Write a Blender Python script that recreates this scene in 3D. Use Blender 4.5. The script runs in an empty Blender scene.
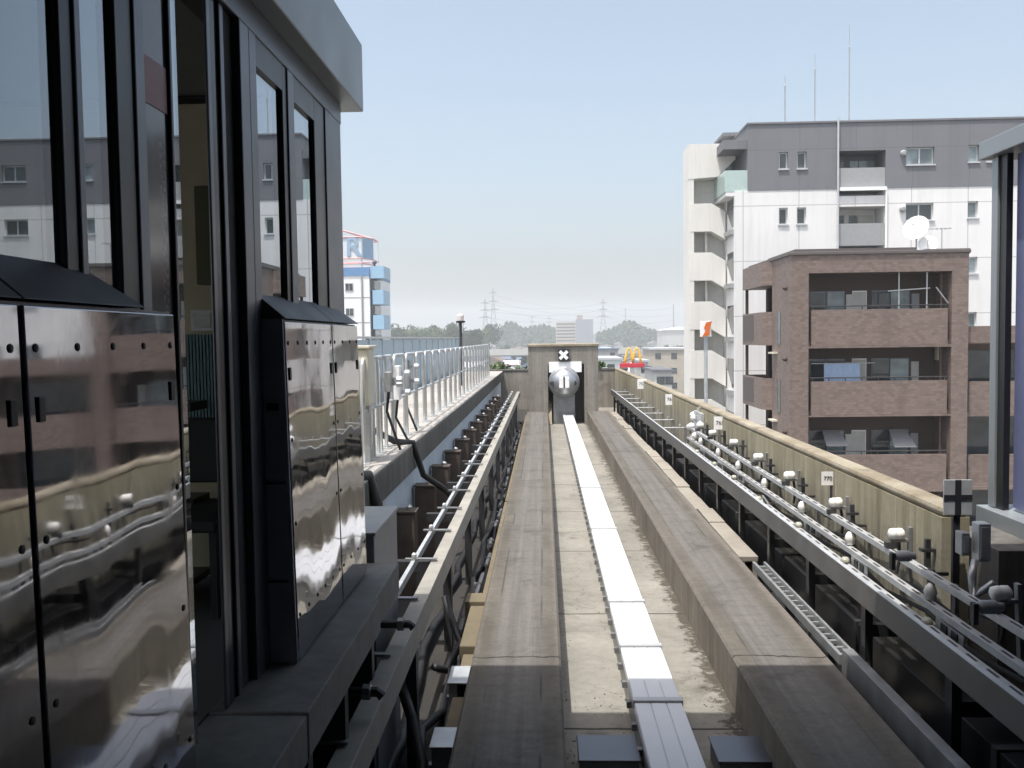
import bpy, bmesh, math, random
from mathutils import Vector
random.seed(7)
SC = bpy.context.scene
COL = SC.collection
rad = math.radians

# ------------------------------------------------------------------ camera
F_PX, EYE = 900.0, 2.1
ROLL = rad(0.8)
_c, _s = math.cos(ROLL), math.sin(ROLL)
_ux, _uy = 32 * _c + 46 * _s, 32 * _s - 46 * _c
YAW = math.atan2(_ux, F_PX)
PIT = math.atan2(-_uy, math.hypot(F_PX, _ux))
FW = Vector((-math.sin(YAW) * math.cos(PIT), math.cos(YAW) * math.cos(PIT), -math.sin(PIT)))
RT = Vector((math.cos(YAW), math.sin(YAW), 0))
UP = RT.cross(FW)
CR = _c * RT - _s * UP
CU = _s * RT + _c * UP


def ray(px, py):
    return FW + CR * ((px - 512) / F_PX) - CU * ((py - 384) / F_PX)


def at(px, py, Y):                       # world x, z of a measured point at a known distance
    d = ray(px, py)
    t = Y / d.y
    return t * d.x, EYE + t * d.z


def atX(px, py, X):                      # world y, z of a measured point on a plane x = X
    d = ray(px, py)
    t = X / d.x
    return t * d.y, EYE + t * d.z


def atZ(px, py, Z):
    d = ray(px, py)
    t = (Z - EYE) / d.z
    return t * d.x, t * d.y


cam = bpy.data.cameras.new('camera')
co = bpy.data.objects.new('camera', cam)
COL.objects.link(co)
SC.camera = co
cam.sensor_fit = 'HORIZONTAL'
cam.sensor_width = 36
cam.lens = F_PX / 1024 * 36
cam.clip_start, cam.clip_end = 0.05, 12000
from mathutils import Matrix
M = Matrix((CR, CU, -FW)).transposed().to_4x4()
M.translation = Vector((0, 0, EYE))
co.matrix_world = M

# ------------------------------------------------------------------ mesh helpers
ABS = {}


class MB:
    def __init__(s):
        s.v, s.f = [], []

    def add(s, vs, fs):
        b = len(s.v)
        s.v += [tuple(p) for p in vs]
        s.f += [tuple(b + i for i in f) for f in fs]
        return s

    def hexa(s, p):                      # 4 bottom then 4 top points
        return s.add(p, [(3, 2, 1, 0), (4, 5, 6, 7), (0, 1, 5, 4), (1, 2, 6, 5), (2, 3, 7, 6), (3, 0, 4, 7)])

    def box(s, x0, x1, y0, y1, z0, z1):
        return s.hexa([(x0, y0, z0), (x1, y0, z0), (x1, y1, z0), (x0, y1, z0),
                       (x0, y0, z1), (x1, y0, z1), (x1, y1, z1), (x0, y1, z1)])

    def prism(s, ax, poly, a, b):        # polygon extruded along axis ax between a and b
        n = len(poly)

        def mk(p, t):
            return {'x': (t, p[0], p[1]), 'y': (p[0], t, p[1]), 'z': (p[0], p[1], t)}[ax]
        vs = [mk(p, a) for p in poly] + [mk(p, b) for p in poly]
        fs = [tuple(range(n - 1, -1, -1)), tuple(range(n, 2 * n))]
        fs += [(i, (i + 1) % n, n + (i + 1) % n, n + i) for i in range(n)]
        return s.add(vs, fs)

    def tube(s, pts, r, n=8):
        pts = [Vector(p) for p in pts]
        rs = r if isinstance(r, (list, tuple)) else [r] * len(pts)
        vs, fs = [], []
        ref = None
        for i, p in enumerate(pts):
            t = (pts[min(i + 1, len(pts) - 1)] - pts[max(i - 1, 0)]).normalized()
            if ref is None:
                ref = Vector((0, 0, 1)) if abs(t.z) < .9 else Vector((1, 0, 0))
            u = (ref - t * ref.dot(t)).normalized()
            ref = u
            w = t.cross(u)
            for k in range(n):
                a = 2 * math.pi * k / n
                vs.append(p + (u * math.cos(a) + w * math.sin(a)) * rs[i])
        m = len(pts)
        for i in range(m - 1):
            for k in range(n):
                fs.append((i * n + k, i * n + (k + 1) % n, (i + 1) * n + (k + 1) % n, (i + 1) * n + k))
        fs.append(tuple(range(n - 1, -1, -1)))
        fs.append(tuple((m - 1) * n + k for k in range(n)))
        return s.add(vs, fs)

    def lathe(s, c, axis, prof, n=16):   # profile of (distance along axis, radius)
        A = Vector(axis).normalized()
        pts = [Vector(c) + A * d for d, _ in prof]
        return s._rings(pts, A, [r for _, r in prof], n)

    def _rings(s, pts, A, rs, n):
        ref = Vector((0, 0, 1)) if abs(A.z) < .9 else Vector((1, 0, 0))
        u = (ref - A * ref.dot(A)).normalized()
        w = A.cross(u)
        vs, fs = [], []
        for p, r in zip(pts, rs):
            for k in range(n):
                a = 2 * math.pi * k / n
                vs.append(p + (u * math.cos(a) + w * math.sin(a)) * max(r, 1e-4))
        m = len(pts)
        for i in range(m - 1):
            for k in range(n):
                fs.append((i * n + k, i * n + (k + 1) % n, (i + 1) * n + (k + 1) % n, (i + 1) * n + k))
        fs.append(tuple(range(n - 1, -1, -1)))
        fs.append(tuple((m - 1) * n + k for k in range(n)))
        return s.add(vs, fs)

    def quad(s, a, b, c, d):
        return s.add([a, b, c, d], [(0, 1, 2, 3)])

    def build(s, name, mat, parent=None, bevel=0, smooth=False, recalc=True):
        if parent is None:
            xs, ys, zs = zip(*s.v)
            L = Vector(((min(xs) + max(xs)) / 2, (min(ys) + max(ys)) / 2, min(zs)))
        else:
            L = ABS[parent.name]
        me = bpy.data.meshes.new(name)
        me.from_pydata([(a - L.x, b - L.y, c - L.z) for a, b, c in s.v], [], s.f)
        if recalc:
            bm = bmesh.new()
            bm.from_mesh(me)
            bmesh.ops.recalc_face_normals(bm, faces=bm.faces)
            bm.to_mesh(me)
            bm.free()
        if smooth:
            me.shade_smooth()
        for m in (mat if isinstance(mat, (list, tuple)) else [mat]):
            me.materials.append(m)
        o = bpy.data.objects.new(name, me)
        COL.objects.link(o)
        if parent is None:
            o.location = L
        else:
            o.parent = parent
        ABS[o.name] = L
        if bevel:
            b = o.modifiers.new('bevel', 'BEVEL')
            b.width, b.segments, b.limit_method, b.angle_limit = bevel, 2, 'ANGLE', rad(40)
        return o


def tag(o, label=None, cat=None, group=None, kind=None):
    for k, v in (('label', label), ('category', cat), ('group', group), ('kind', kind)):
        if v:
            o[k] = v
    return o


def thing(name, label, cat, loc, group=None):
    o = bpy.data.objects.new(name, None)
    COL.objects.link(o)
    o.location = loc
    o.empty_display_size = .2
    ABS[o.name] = Vector(loc)
    return tag(o, label, cat, group)


def copy_tree(o, parent=None):
    c = o.copy()
    COL.objects.link(c)
    if parent:
        c.parent = parent
    for ch in [x for x in KIDS.get(o.name, [])]:
        copy_tree(ch, c)
    return c


KIDS = {}


def learn(root):                         # remember the children of a prototype before copying it
    KIDS.clear()
    for o in COL.objects:
        if o.parent:
            KIDS.setdefault(o.parent.name, []).append(o)


def dup(root, loc, label=None, rotz=None, scale=None):
    c = copy_tree(root)
    c.location = loc
    if rotz is not None:
        c.rotation_euler.z = rotz
    if scale is not None:
        c.scale = scale
    if label:
        c['label'] = label
    return c


def text(body, size, loc, mat, parent, name='lettering', rotz=0, thick=.001, bold=0):
    cu = bpy.data.curves.new(name, 'FONT')
    cu.body, cu.size, cu.extrude, cu.offset = body, size, thick, bold
    cu.align_x, cu.align_y = 'CENTER', 'CENTER'
    o = bpy.data.objects.new('tmp', cu)
    COL.objects.link(o)
    dg = bpy.context.evaluated_depsgraph_get()
    me = bpy.data.meshes.new_from_object(o.evaluated_get(dg))
    bpy.data.objects.remove(o)
    R = Matrix.Rotation(rotz, 4, 'Z') @ Matrix.Rotation(rad(90), 4, 'X')
    me.transform(Matrix.Translation(Vector(loc) - ABS[parent.name]) @ R)
    me.materials.clear()
    me.materials.append(mat)
    t = bpy.data.objects.new(name, me)
    COL.objects.link(t)
    t.parent = parent
    ABS[t.name] = ABS[parent.name]
    return t


# ------------------------------------------------------------------ materials
class NT:
    def __init__(s, name):
        s.m = bpy.data.materials.new(name)
        s.m.use_nodes = True
        s.t = s.m.node_tree
        s.b = s.t.nodes['Principled BSDF']
        s.out = s.t.nodes['Material Output']
        s.geo = None

    def n(s, typ, **kw):
        x = s.t.nodes.new(typ)
        for k, v in kw.items():
            setattr(x, k, v)
        return x

    def l(s, a, b):
        s.t.links.new(a, b)

    def pos(s, scale=None, rot=None):
        if s.geo is None:
            s.geo = s.n('ShaderNodeNewGeometry')
        o = s.geo.outputs['Position']
        if scale is None and rot is None:
            return o
        mp = s.n('ShaderNodeMapping')
        s.l(o, mp.inputs['Vector'])
        if scale:
            mp.inputs['Scale'].default_value = scale
        if rot:
            mp.inputs['Rotation'].default_value = rot
        return mp.outputs[0]

    def noise(s, scale, detail=4, rough=.6, vec=None, dist=0):
        x = s.n('ShaderNodeTexNoise')
        s.l(vec if vec else s.pos(), x.inputs['Vector'])
        x.inputs['Scale'].default_value = scale
        x.inputs['Detail'].default_value = detail
        x.inputs['Roughness'].default_value = rough
        x.inputs['Distortion'].default_value = dist
        return x.outputs['Fac']

    def math(s, op, a, b=None, c=None, clamp=False):
        x = s.n('ShaderNodeMath', operation=op)
        x.use_clamp = clamp
        for i, v in enumerate((a, b, c)):
            if v is None:
                continue
            if isinstance(v, (int, float)):
                x.inputs[i].default_value = v
            else:
                s.l(v, x.inputs[i])
        return x.outputs[0]

    def rng(s, v, a, b, c=0., d=1.):
        x = s.n('ShaderNodeMapRange')
        x.clamp = True
        s.l(v, x.inputs['Value'])
        for k, q in zip(('From Min', 'From Max', 'To Min', 'To Max'), (a, b, c, d)):
            x.inputs[k].default_value = q
        return x.outputs[0]

    def mix(s, f, a, b, mode='MIX'):
        x = s.n('ShaderNodeMix', data_type='RGBA', blend_type=mode)
        for sock, v in ((x.inputs['Factor'], f), (x.inputs['A'], a), (x.inputs['B'], b)):
            if isinstance(v, (int, float)):
                sock.default_value = v
            elif isinstance(v, tuple):
                sock.default_value = (*v, 1)
            else:
                s.l(v, sock)
        return x.outputs['Result']

    def xyz(s):
        x = s.n('ShaderNodeSeparateXYZ')
        s.l(s.pos(), x.inputs[0])
        return x.outputs

    def bump(s, h, strength=.3, dist=.01):
        x = s.n('ShaderNodeBump')
        x.inputs['Strength'].default_value = strength
        x.inputs['Distance'].default_value = dist
        s.l(h, x.inputs['Height'])
        s.l(x.outputs[0], s.b.inputs['Normal'])

    def fin(s, col=None, rough=.7, metal=0., spec=.5):
        if col is not None:
            if isinstance(col, tuple):
                s.b.inputs['Base Color'].default_value = (*col, 1)
            else:
                s.l(col, s.b.inputs['Base Color'])
        if isinstance(rough, (int, float)):
            s.b.inputs['Roughness'].default_value = rough
        else:
            s.l(rough, s.b.inputs['Roughness'])
        s.b.inputs['Metallic'].default_value = metal
        s.b.inputs['Specular IOR Level'].default_value = spec
        return s.m


def simple(name, col, rough=.6, metal=0., var=.18, scale=6., spec=.5, bump=0.):
    t = NT(name)
    f = t.noise(scale, 5, .65)
    d = tuple(c * (1 - var) for c in col)
    e = tuple(min(1, c * (1 + var)) for c in col)
    c = t.mix(t.rng(f, .3, .7), d, e)
    if bump:
        t.bump(t.noise(scale * 12, 3), bump, .004)
    return t.fin(c, t.rng(f, .3, .7, rough * .85, min(1, rough * 1.15)), metal, spec)


def concrete(name, light, dark, streak=0., moss=None, stain=.5, big=.7, joint=None, grime=None):
    t = NT(name)
    a = t.noise(big, 6, .65)
    b = t.noise(14, 5, .7)
    c = t.mix(t.rng(a, .32, .68), dark, light)
    c = t.mix(t.rng(b, .35, .75, 0, .35), c, tuple(x * .55 for x in dark))
    sp = t.noise(90, 2, .6)
    c = t.mix(t.rng(sp, .58, .75, 0, .35), c, tuple(x * .5 for x in dark))
    st = t.noise(1.8, 5, .7, dist=.6)
    c = t.mix(t.rng(st, .56, .72, 0, stain), c, tuple(x * .5 for x in dark))
    if streak:
        sv = t.noise(1, 5, .7, vec=t.pos((7, 7, .35)))
        c = t.mix(t.rng(sv, .45, .68, 0, streak), c, tuple(x * .42 for x in dark))
        sv2 = t.noise(1, 4, .6, vec=t.pos((19, 19, .6)))
        c = t.mix(t.rng(sv2, .55, .7, 0, streak * .6), c, tuple(min(1, x * 1.3) for x in light))
    if moss:
        col, z0, z1 = moss
        z = t.math('ADD', t.xyz()['Z'], t.math('MULTIPLY', t.math('SUBTRACT', t.noise(1, 4, .6, vec=t.pos((5, 5, .8))), .5), .9))
        c = t.mix(t.rng(z, z0, z1, 0, .8), c, col)
    if joint:                            # cast joints every so many metres along the track
        pitch, off = joint
        y = t.math('ADD', t.xyz()['Y'], t.math('MULTIPLY', t.math('SUBTRACT', t.noise(3, 3), .5), .03))
        m = t.math('ABSOLUTE', t.math('SUBTRACT', t.math('FRACT', t.math('DIVIDE', t.math('ADD', y, off), pitch)), .5))
        c = t.mix(t.rng(m, .004 / pitch, .018 / pitch, .95, 0), c, (.014, .012, .009))
    if grime:                            # leaf litter and dirt that gathers along an edge at x = gx
        gx, w = grime
        d = t.math('ABSOLUTE', t.math('SUBTRACT', t.xyz()['X'], gx))
        g = t.math('SUBTRACT', t.rng(d, 0, w, 1, 0), t.rng(t.noise(9, 6, .8), .35, .62, 0, 1.0))
        c = t.mix(t.rng(g, .0, .3, 0, .8), c, (.04, .032, .022))
        bl = t.math('MULTIPLY', t.rng(t.noise(2.3, 7, .78, dist=.8), .57, .66), t.rng(t.noise(.7, 2), .42, .6))
        c = t.mix(t.math('MULTIPLY', bl, .75), c, (.06, .05, .035))
        vo = t.n('ShaderNodeTexVoronoi', feature='DISTANCE_TO_EDGE')
        vo.inputs['Scale'].default_value = .8
        wv = t.n('ShaderNodeVectorMath', operation='ADD')
        nz = t.n('ShaderNodeTexNoise')
        nz.inputs['Scale'].default_value = 2.5
        nz.inputs['Detail'].default_value = 5
        t.l(t.pos(), nz.inputs['Vector'])
        sc_ = t.n('ShaderNodeVectorMath', operation='SCALE')
        sc_.inputs['Scale'].default_value = .5
        t.l(nz.outputs['Color'], sc_.inputs[0])
        t.l(t.pos(), wv.inputs[0])
        t.l(sc_.outputs[0], wv.inputs[1])
        t.l(wv.outputs[0], vo.inputs['Vector'])
        c = t.mix(t.rng(vo.outputs['Distance'], .001, .004, .4, 0), c, (.06, .05, .036))
    t.bump(t.math('ADD', t.math('MULTIPLY', b, .6), sp), .35, .006)
    return t.fin(c, .88, 0, .25)


def runway_mat(name, cx):
    t = NT(name)
    x = t.math('ABSOLUTE', t.math('SUBTRACT', t.xyz()['X'], cx))
    xw = t.math('ADD', x, t.math('MULTIPLY', t.math('SUBTRACT', t.noise(5, 4), .5), .05))
    edge = t.rng(xw, .13, .2)
    lon = t.noise(1, 5, .7, vec=t.pos((16, .25, 16)))
    a = t.noise(.9, 6, .65)
    mid = t.mix(t.rng(lon, .3, .7), (0.099, 0.093, 0.084), (0.169, 0.160, 0.146))
    out = t.mix(t.rng(a, .3, .7), (0.079, 0.072, 0.059), (0.144, 0.131, 0.108))
    c = t.mix(edge, mid, out)
    far = t.rng(xw, .245, .29)
    c = t.mix(far, c, (0.152, 0.136, 0.118))
    g1 = t.math('ABSOLUTE', t.math('SUBTRACT', x, .165))
    gm = t.math('MULTIPLY', t.rng(g1, .004, .011, .65, 0), t.rng(t.noise(.45, 2), .47, .53))
    c = t.mix(gm, c, (0.030, 0.029, 0.026))
    b = t.noise(16, 5, .75)
    c = t.mix(t.rng(b, .4, .75, 0, .4), c, (0.045, 0.042, 0.039))
    tr = t.noise(1, 4, .6, vec=t.pos((1.2, 9, 1)))
    c = t.mix(t.rng(tr, .55, .75, 0, .35), c, (0.054, 0.050, 0.047))
    oil = t.math('MULTIPLY', t.rng(t.noise(1.6, 6, .75, dist=.5), .54, .68), .6)
    c = t.mix(oil, c, (0.045, 0.042, 0.037))
    pale = t.rng(t.noise(2.6, 6, .7, dist=.4), .6, .72, 0, .35)
    c = t.mix(pale, c, (0.221, 0.207, 0.180))
    sp = t.noise(110, 2)
    c = t.mix(t.rng(sp, .55, .75, 0, .3), c, (0.210, 0.199, 0.189))
    y = t.math('ADD', t.xyz()['Y'], t.math('MULTIPLY', t.math('SUBTRACT', t.noise(3.2, 3), .5), .16))
    for yj in (5.85, 14.2, 20.3):
        d = t.math('ABSOLUTE', t.math('SUBTRACT', y, yj))
        c = t.mix(t.rng(d, .004, .014, .9, 0), c, (0.015, 0.014, 0.013))
    t.bump(t.math('ADD', b, sp), .3, .005)
    return t.fin(c, .85, 0, .3)


def stainless():
    t = NT('stainless_sheet')
    w = t.noise(1, 1, .4, vec=t.pos((1, 1.9, 1.5)), dist=.2)
    w2 = t.noise(1, 1, .5, vec=t.pos((1, 5, 4.0)))
    low = t.rng(t.xyz()['Z'], 1.1, 2.0, 1.6, .45)
    h = t.math('MULTIPLY', t.math('ADD', w, t.math('MULTIPLY', w2, .12)), low)
    t.bump(h, 1.0, .0060)
    s = t.noise(3.5, 5, .65)
    c = t.mix(t.rng(s, .35, .7), (.33, .33, .345), (.44, .44, .455))
    sm = t.noise(1, 5, .75, vec=t.pos((3, 3, 1.1)), dist=.6)
    c = t.mix(t.rng(sm, .55, .75, 0, .3), c, (.16, .155, .145))
    r1 = t.math('ADD', t.rng(t.noise(6, 5, .75), .4, .7, .02, .07), t.rng(sm, .52, .72, 0, .09))
    return t.fin(c, r1, 1.0)


def glass(name, tint=(.5, .55, .57), r0=.09):
    t = NT(name)
    t.t.nodes.remove(t.b)
    lw = t.n('ShaderNodeLayerWeight')
    lw.inputs['Blend'].default_value = .5
    p = t.math('POWER', lw.outputs['Facing'], 2.4)
    f = t.math('ADD', t.math('MULTIPLY', p, 1 - r0), r0, clamp=True)
    tr = t.n('ShaderNodeBsdfTransparent')
    tr.inputs[0].default_value = (*tint, 1)
    gl = t.n('ShaderNodeBsdfGlossy')
    gl.inputs['Roughness'].default_value = 0.0
    gl.inputs['Color'].default_value = (.9, .95, 1, 1)
    mx = t.n('ShaderNodeMixShader')
    t.l(f, mx.inputs[0])
    t.l(tr.outputs[0], mx.inputs[1])
    t.l(gl.outputs[0], mx.inputs[2])
    t.l(mx.outputs[0], t.out.inputs['Surface'])
    return t.m


def slotted(name, cx):
    t = NT(name)
    p = t.xyz()
    fx = t.rng(t.math('ABSOLUTE', t.math('SUBTRACT', p['X'], cx)), .007, .009, 1, 0)
    fy_ = t.rng(t.math('FRACT', t.math('DIVIDE', p['Y'], .22)), .52, .54, 1, 0)
    c = t.mix(t.rng(t.noise(7, 4), .3, .7), (.40, .41, .41), (.54, .55, .55))
    c = t.mix(t.math('MULTIPLY', fx, fy_), c, (.03, .03, .03))
    return t.fin(c, .45, .3)


def window_mat(name, col=(.05, .06, .065)):
    t = NT(name)
    c = t.mix(t.rng(t.noise(.9, 2), .35, .65), tuple(x * .6 for x in col), tuple(x * 1.5 for x in col))
    return t.fin(c, .06, 0, .8)


def tile_mat():
    t = NT('brown_tile')
    v = t.n('ShaderNodeTexBrick')
    s = t.xyz()
    cb = t.n('ShaderNodeCombineXYZ')
    t.l(t.math('ADD', s['X'], s['Y']), cb.inputs[0])
    t.l(s['Z'], cb.inputs[1])
    t.l(cb.outputs[0], v.inputs['Vector'])
    v.inputs['Scale'].default_value = 1
    v.inputs['Brick Width'].default_value = .2
    v.inputs['Row Height'].default_value = .1
    v.inputs['Mortar Size'].default_value = .008
    v.inputs['Color1'].default_value = (.215, .165, .142, 1)
    v.inputs['Color2'].default_value = (.135, .10, .086, 1)
    v.inputs['Mortar'].default_value = (.15, .115, .10, 1)
    v.inputs['Bias'].default_value = -.1
    w = t.noise(2.2, 4)
    c = t.mix(t.rng(w, .3, .7, 0, .35), v.outputs['Color'], (.22, .165, .14))
    st = t.noise(1, 4, .7, vec=t.pos((1.4, 1.4, .12)))
    c = t.mix(t.rng(st, .55, .75, 0, .35), c, (.09, .06, .05))
    return t.fin(c, .55, 0, .4)


def panel_wall(name, col, w=2.9, h=2.88, off=(0, 0), line=.62):
    t = NT(name)
    s = t.xyz()
    xy = t.math('ADD', s['X'], s['Y'])

    def ln(v, pitch, o, hw):
        m = t.math('ABSOLUTE', t.math('SUBTRACT', t.math('FRACT', t.math('DIVIDE', t.math('ADD', v, o), pitch)), .5))
        return t.rng(m, hw / pitch, hw * 1.5 / pitch, 1, 0)
    g = t.math('MAXIMUM', ln(xy, w, off[0], .02), ln(s['Z'], h, off[1], .02))
    a = t.noise(.35, 5, .6)
    c = t.mix(t.rng(a, .3, .7), tuple(x * .93 for x in col), col)
    st = t.noise(1, 5, .7, vec=t.pos((2.2, 2.2, .12)))
    c = t.mix(t.rng(st, .48, .75, 0, .4), c, tuple(x * .66 for x in col))
    c = t.mix(g, c, tuple(x * line for x in col))
    return t.fin(c, .7, 0, .3)


def foliage(name, a, b):
    t = NT(name)
    oi = t.n('ShaderNodeObjectInfo')
    f = t.noise(.6, 3, .6)
    g = t.math('ADD', t.rng(f, .3, .7, 0, .8), t.math('MULTIPLY', oi.outputs['Random'], .3))
    return t.fin(t.mix(g, a, b), .7, 0, .2)


m_floor = concrete('bed_concrete', (.29, .28, .245), (.195, .187, .162), stain=.75, big=1.3, joint=(2.35, .35), grime=(1.2, .2))
m_bank = concrete('outer_bed_concrete', (0.270, 0.253, 0.222), (0.171, 0.158, 0.138), stain=.5)
m_runL = runway_mat('left_runway_concrete', -.21)
m_runR = runway_mat('right_runway_concrete', 1.5)
m_run_side = concrete('runway_side_concrete', (0.274, 0.250, 0.206), (0.171, 0.152, 0.122), streak=.5)
m_wallR = concrete('mossy_parapet', (.40, .375, .30), (.26, .24, .185), streak=1.0, stain=.7, moss=((.34, .295, .17), .45, 1.3), big=1.3)
m_coping = concrete('coping_concrete', (.37, .335, .265), (.20, .165, .11), stain=.8, big=1.6)
m_portal = concrete('portal_concrete', (.31, .29, .255), (.215, .20, .175), streak=.5, big=1.1)
m_skirt = concrete('skirt_concrete', (0.235, 0.220, 0.197), (0.160, 0.149, 0.133), streak=.55, big=1.1)
m_walk = concrete('walkway_concrete', (0.442, 0.425, 0.393), (0.314, 0.297, 0.270), stain=.4)
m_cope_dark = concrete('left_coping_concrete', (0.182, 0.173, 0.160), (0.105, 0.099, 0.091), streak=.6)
m_wallL = simple('pale_wall_panel', (.55, .62, .68), .6, var=.12, scale=2)
m_post_brown = simple('rust_brown_post', (.085, .066, .053), .8, var=.3)
m_alu = simple('white_aluminium', (.62, .635, .65), .42, 0, var=.05, scale=3)
m_alu_joint = simple('grey_joint_strip', (.46, .47, .48), .5, .2, var=.08)
m_galv = simple('galvanised_steel', (.42, .43, .43), .45, .65, var=.16, scale=9)
m_galv_lt = simple('light_galvanised', (.56, .58, .59), .42, .45, var=.12, scale=9)
m_steel = simple('dull_grey_steel', (.26, .265, .265), .5, .5, var=.2, scale=7)
m_darksteel = simple('dark_steel', (.055, .055, .058), .55, .4, var=.25)
m_black = simple('black_rubber', (.018, .018, .019), .55, 0, var=.2)
m_white = simple('white_porcelain', (.80, .79, .76), .25, 0, var=.05)
m_cream = simple('cream_paint', (.62, .58, .46), .5, var=.08)
m_frame = simple('dark_bronze_frame', (.040, .041, .045), .32, .6, var=.12, scale=4)
m_frame_lt = simple('grey_bronze_frame', (.13, .137, .155), .35, .6, var=.12, scale=4)
m_hood = simple('charcoal_hood', (.085, .087, .092), .5, .2, var=.1)
m_side = simple('slate_side_panel', (.17, .18, .20), .45, .3, var=.1)
m_fascia = simple('grey_fascia', (.30, .325, .34), .4, .35, var=.06, scale=3)
m_ss = stainless()
m_glass = glass('facade_glass')
m_ledge = simple('grey_ledge_plate', (.20, .195, .18), .72, 0, var=.3, scale=6, spec=.3)
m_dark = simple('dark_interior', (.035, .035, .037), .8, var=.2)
m_interior = simple('grey_interior', (.16, .16, .155), .8, var=.1)
m_win = window_mat('dark_window')
m_win_lt = window_mat('pale_window', (.20, .25, .26))
m_curtain = simple('curtain', (.55, .54, .50), .8, var=.1, scale=3)
m_tile = tile_mat()
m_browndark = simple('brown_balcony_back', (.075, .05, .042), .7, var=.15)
m_louver = simple('grey_brown_louver', (.11, .095, .09), .6, var=.1)
m_whitewall = panel_wall('white_cladding', (.78, .78, .77), off=(.9, 1.22))
m_greywall = panel_wall('grey_cladding', (.19, .195, .212), off=(.9, 1.22), line=.8)
m_tower = panel_wall('cream_stair_concrete', (.74, .73, .69), w=30, line=.9)
m_bal_grey = simple('grey_balcony_panel', (.31, .32, .325), .6, var=.06)
m_greenglass = simple('green_tinted_glass', (.42, .53, .50), .15, 0, var=.06)
m_whitepaint = simple('white_paint', (.86, .86, .85), .4, var=.04)
m_orange = simple('orange_paint', (.62, .15, .04), .5, var=.1)
m_red = simple('red_paint', (.50, .012, .03), .4, var=.06)
m_yellow = simple('yellow_paint', (.80, .45, .015), .4, var=.05)
m_blue = simple('blue_paint', (.12, .25, .45), .5, var=.08)
m_ltblue = simple('light_blue_panel', (.30, .47, .62), .4, var=.08)
m_poster = simple('periwinkle_panel', (.135, .15, .26), .35, var=.06)
m_barrier = simple('blue_grey_barrier', (.40, .49, .55), .5, .1, var=.08, scale=3)
m_teal = simple('teal_blind', (.20, .33, .34), .6, var=.1)
m_olive = simple('olive_board', (.12, .12, .06), .6, var=.1)
m_chrome = simple('bright_buffer_metal', (.44, .46, .48), .34, .75, var=.06)
m_ground = simple('town_ground', (.16, .155, .14), .9, var=.35, scale=.03)
m_ink = simple('black_ink', (.02, .02, .025), .6, var=.05)
m_signred = simple('red_sign_band', (.35, .045, .05), .4, var=.05)
m_leafA = foliage('leaf_green', (.028, .055, .022), (.07, .105, .04))
m_leafB = foliage('leaf_dark_green', (.014, .032, .014), (.04, .068, .026))
m_trunk = simple('bark', (.09, .065, .045), .9, var=.2)
m_pylon = simple('pylon_steel', (.22, .24, .25), .6, .3, var=.1)
m_wire = simple('wire_grey', (.12, .12, .13), .6, var=.05)
m_vine = simple('dry_yellow_curb', (.15, .125, .08), .9, var=.2, scale=5)

# ------------------------------------------------------------------ world, sun, haze
K = Vector((.2, .25, -1)).normalized()            # the way sunlight travels
EL = math.asin(-K.z)
w = bpy.data.worlds.new('World')
SC.world = w
w.use_nodes = True
nt = w.node_tree
sky = nt.nodes.new('ShaderNodeTexSky')
sky.sky_type = 'NISHITA'
sky.sun_disc = False
sky.sun_elevation = EL
sky.sun_rotation = math.atan2(-K.x, -K.y)
sky.air_density = 1.0
sky.dust_density = 5.0
sky.ozone_density = 1.0
hs = nt.nodes.new('ShaderNodeHueSaturation')
hs.inputs['Saturation'].default_value = .82
hs.inputs['Hue'].default_value = .487
nt.links.new(sky.outputs[0], hs.inputs['Color'])
nt.links.new(hs.outputs[0], nt.nodes['Background'].inputs[0])
nt.nodes['Background'].inputs[1].default_value = .14
sl = bpy.data.lights.new('sun', 'SUN')
sl.energy = 3.2
sl.angle = rad(.5)
sl.color = (1, .965, .91)
so = bpy.data.objects.new('sun', sl)
so.rotation_euler = K.to_track_quat('-Z', 'Y').to_euler()
so.location = (-20, -15, 60)
COL.objects.link(so)

hz = MB().box(-2600, 2600, -900, 2700, -14.2, 90)
t = NT('haze_air')
t.t.nodes.remove(t.b)
pv = t.n('ShaderNodeVolumePrincipled')
pv.inputs['Color'].default_value = (.94, .975, 1, 1)
pv.inputs['Density'].default_value = .0006
pv.inputs['Anisotropy'].default_value = .25
t.l(pv.outputs[0], t.out.inputs['Volume'])
ho = hz.build('haze', t.m)
tag(ho, kind='stuff')

# ------------------------------------------------------------------ ground
GZ = -13.0
g = MB().quad((-2500, -800, GZ), (2500, -800, GZ), (2500, 2600, GZ), (-2500, 2600, GZ))
tag(g.build('ground', m_ground), kind='structure')
g = MB().box(150, 158, -60, 900, GZ - .5, GZ + .004)

# ------------------------------------------------------------------ guideway deck
Y0, YE = -9.0, 31.5
d = MB().box(-.515, 2.47, Y0, YE, -1.6, -.352)
tag(d.build('track_bed', m_bank), kind='structure')
d = MB().box(.075, 1.215, Y0, 25.6, -.352, -.345)
tag(d.build('track_floor', m_floor), kind='structure')
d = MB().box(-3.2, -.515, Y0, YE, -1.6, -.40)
tag(d.build('trench_floor', simple('shade_toned_trench_concrete', (.03, .028, .025), .9, var=.35, scale=3)), kind='structure')  # trench shade put into the near-black floor colour
d = MB().box(-.2, 1.5, -6, -4, GZ - .5, -1.6).box(-.2, 1.5, 20, 22, GZ - .5, -1.6)
tag(d.build('viaduct_pier_structure', m_portal), kind='structure')
rl = MB()
rl.prism('y', [(-.50, -.35), (.085, -.35), (.085, -.015), (.07, 0), (-.485, 0), (-.50, -.015)], Y0, 25.62)
o = rl.build('runway', [m_runL, m_run_side])
tag(o, kind='structure')
rr = MB()
rr.prism('y', [(1.21, -.352), (1.83, -.352), (1.83, -.015), (1.815, 0), (1.225, 0), (1.21, -.015)], Y0, 25.62)
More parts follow.
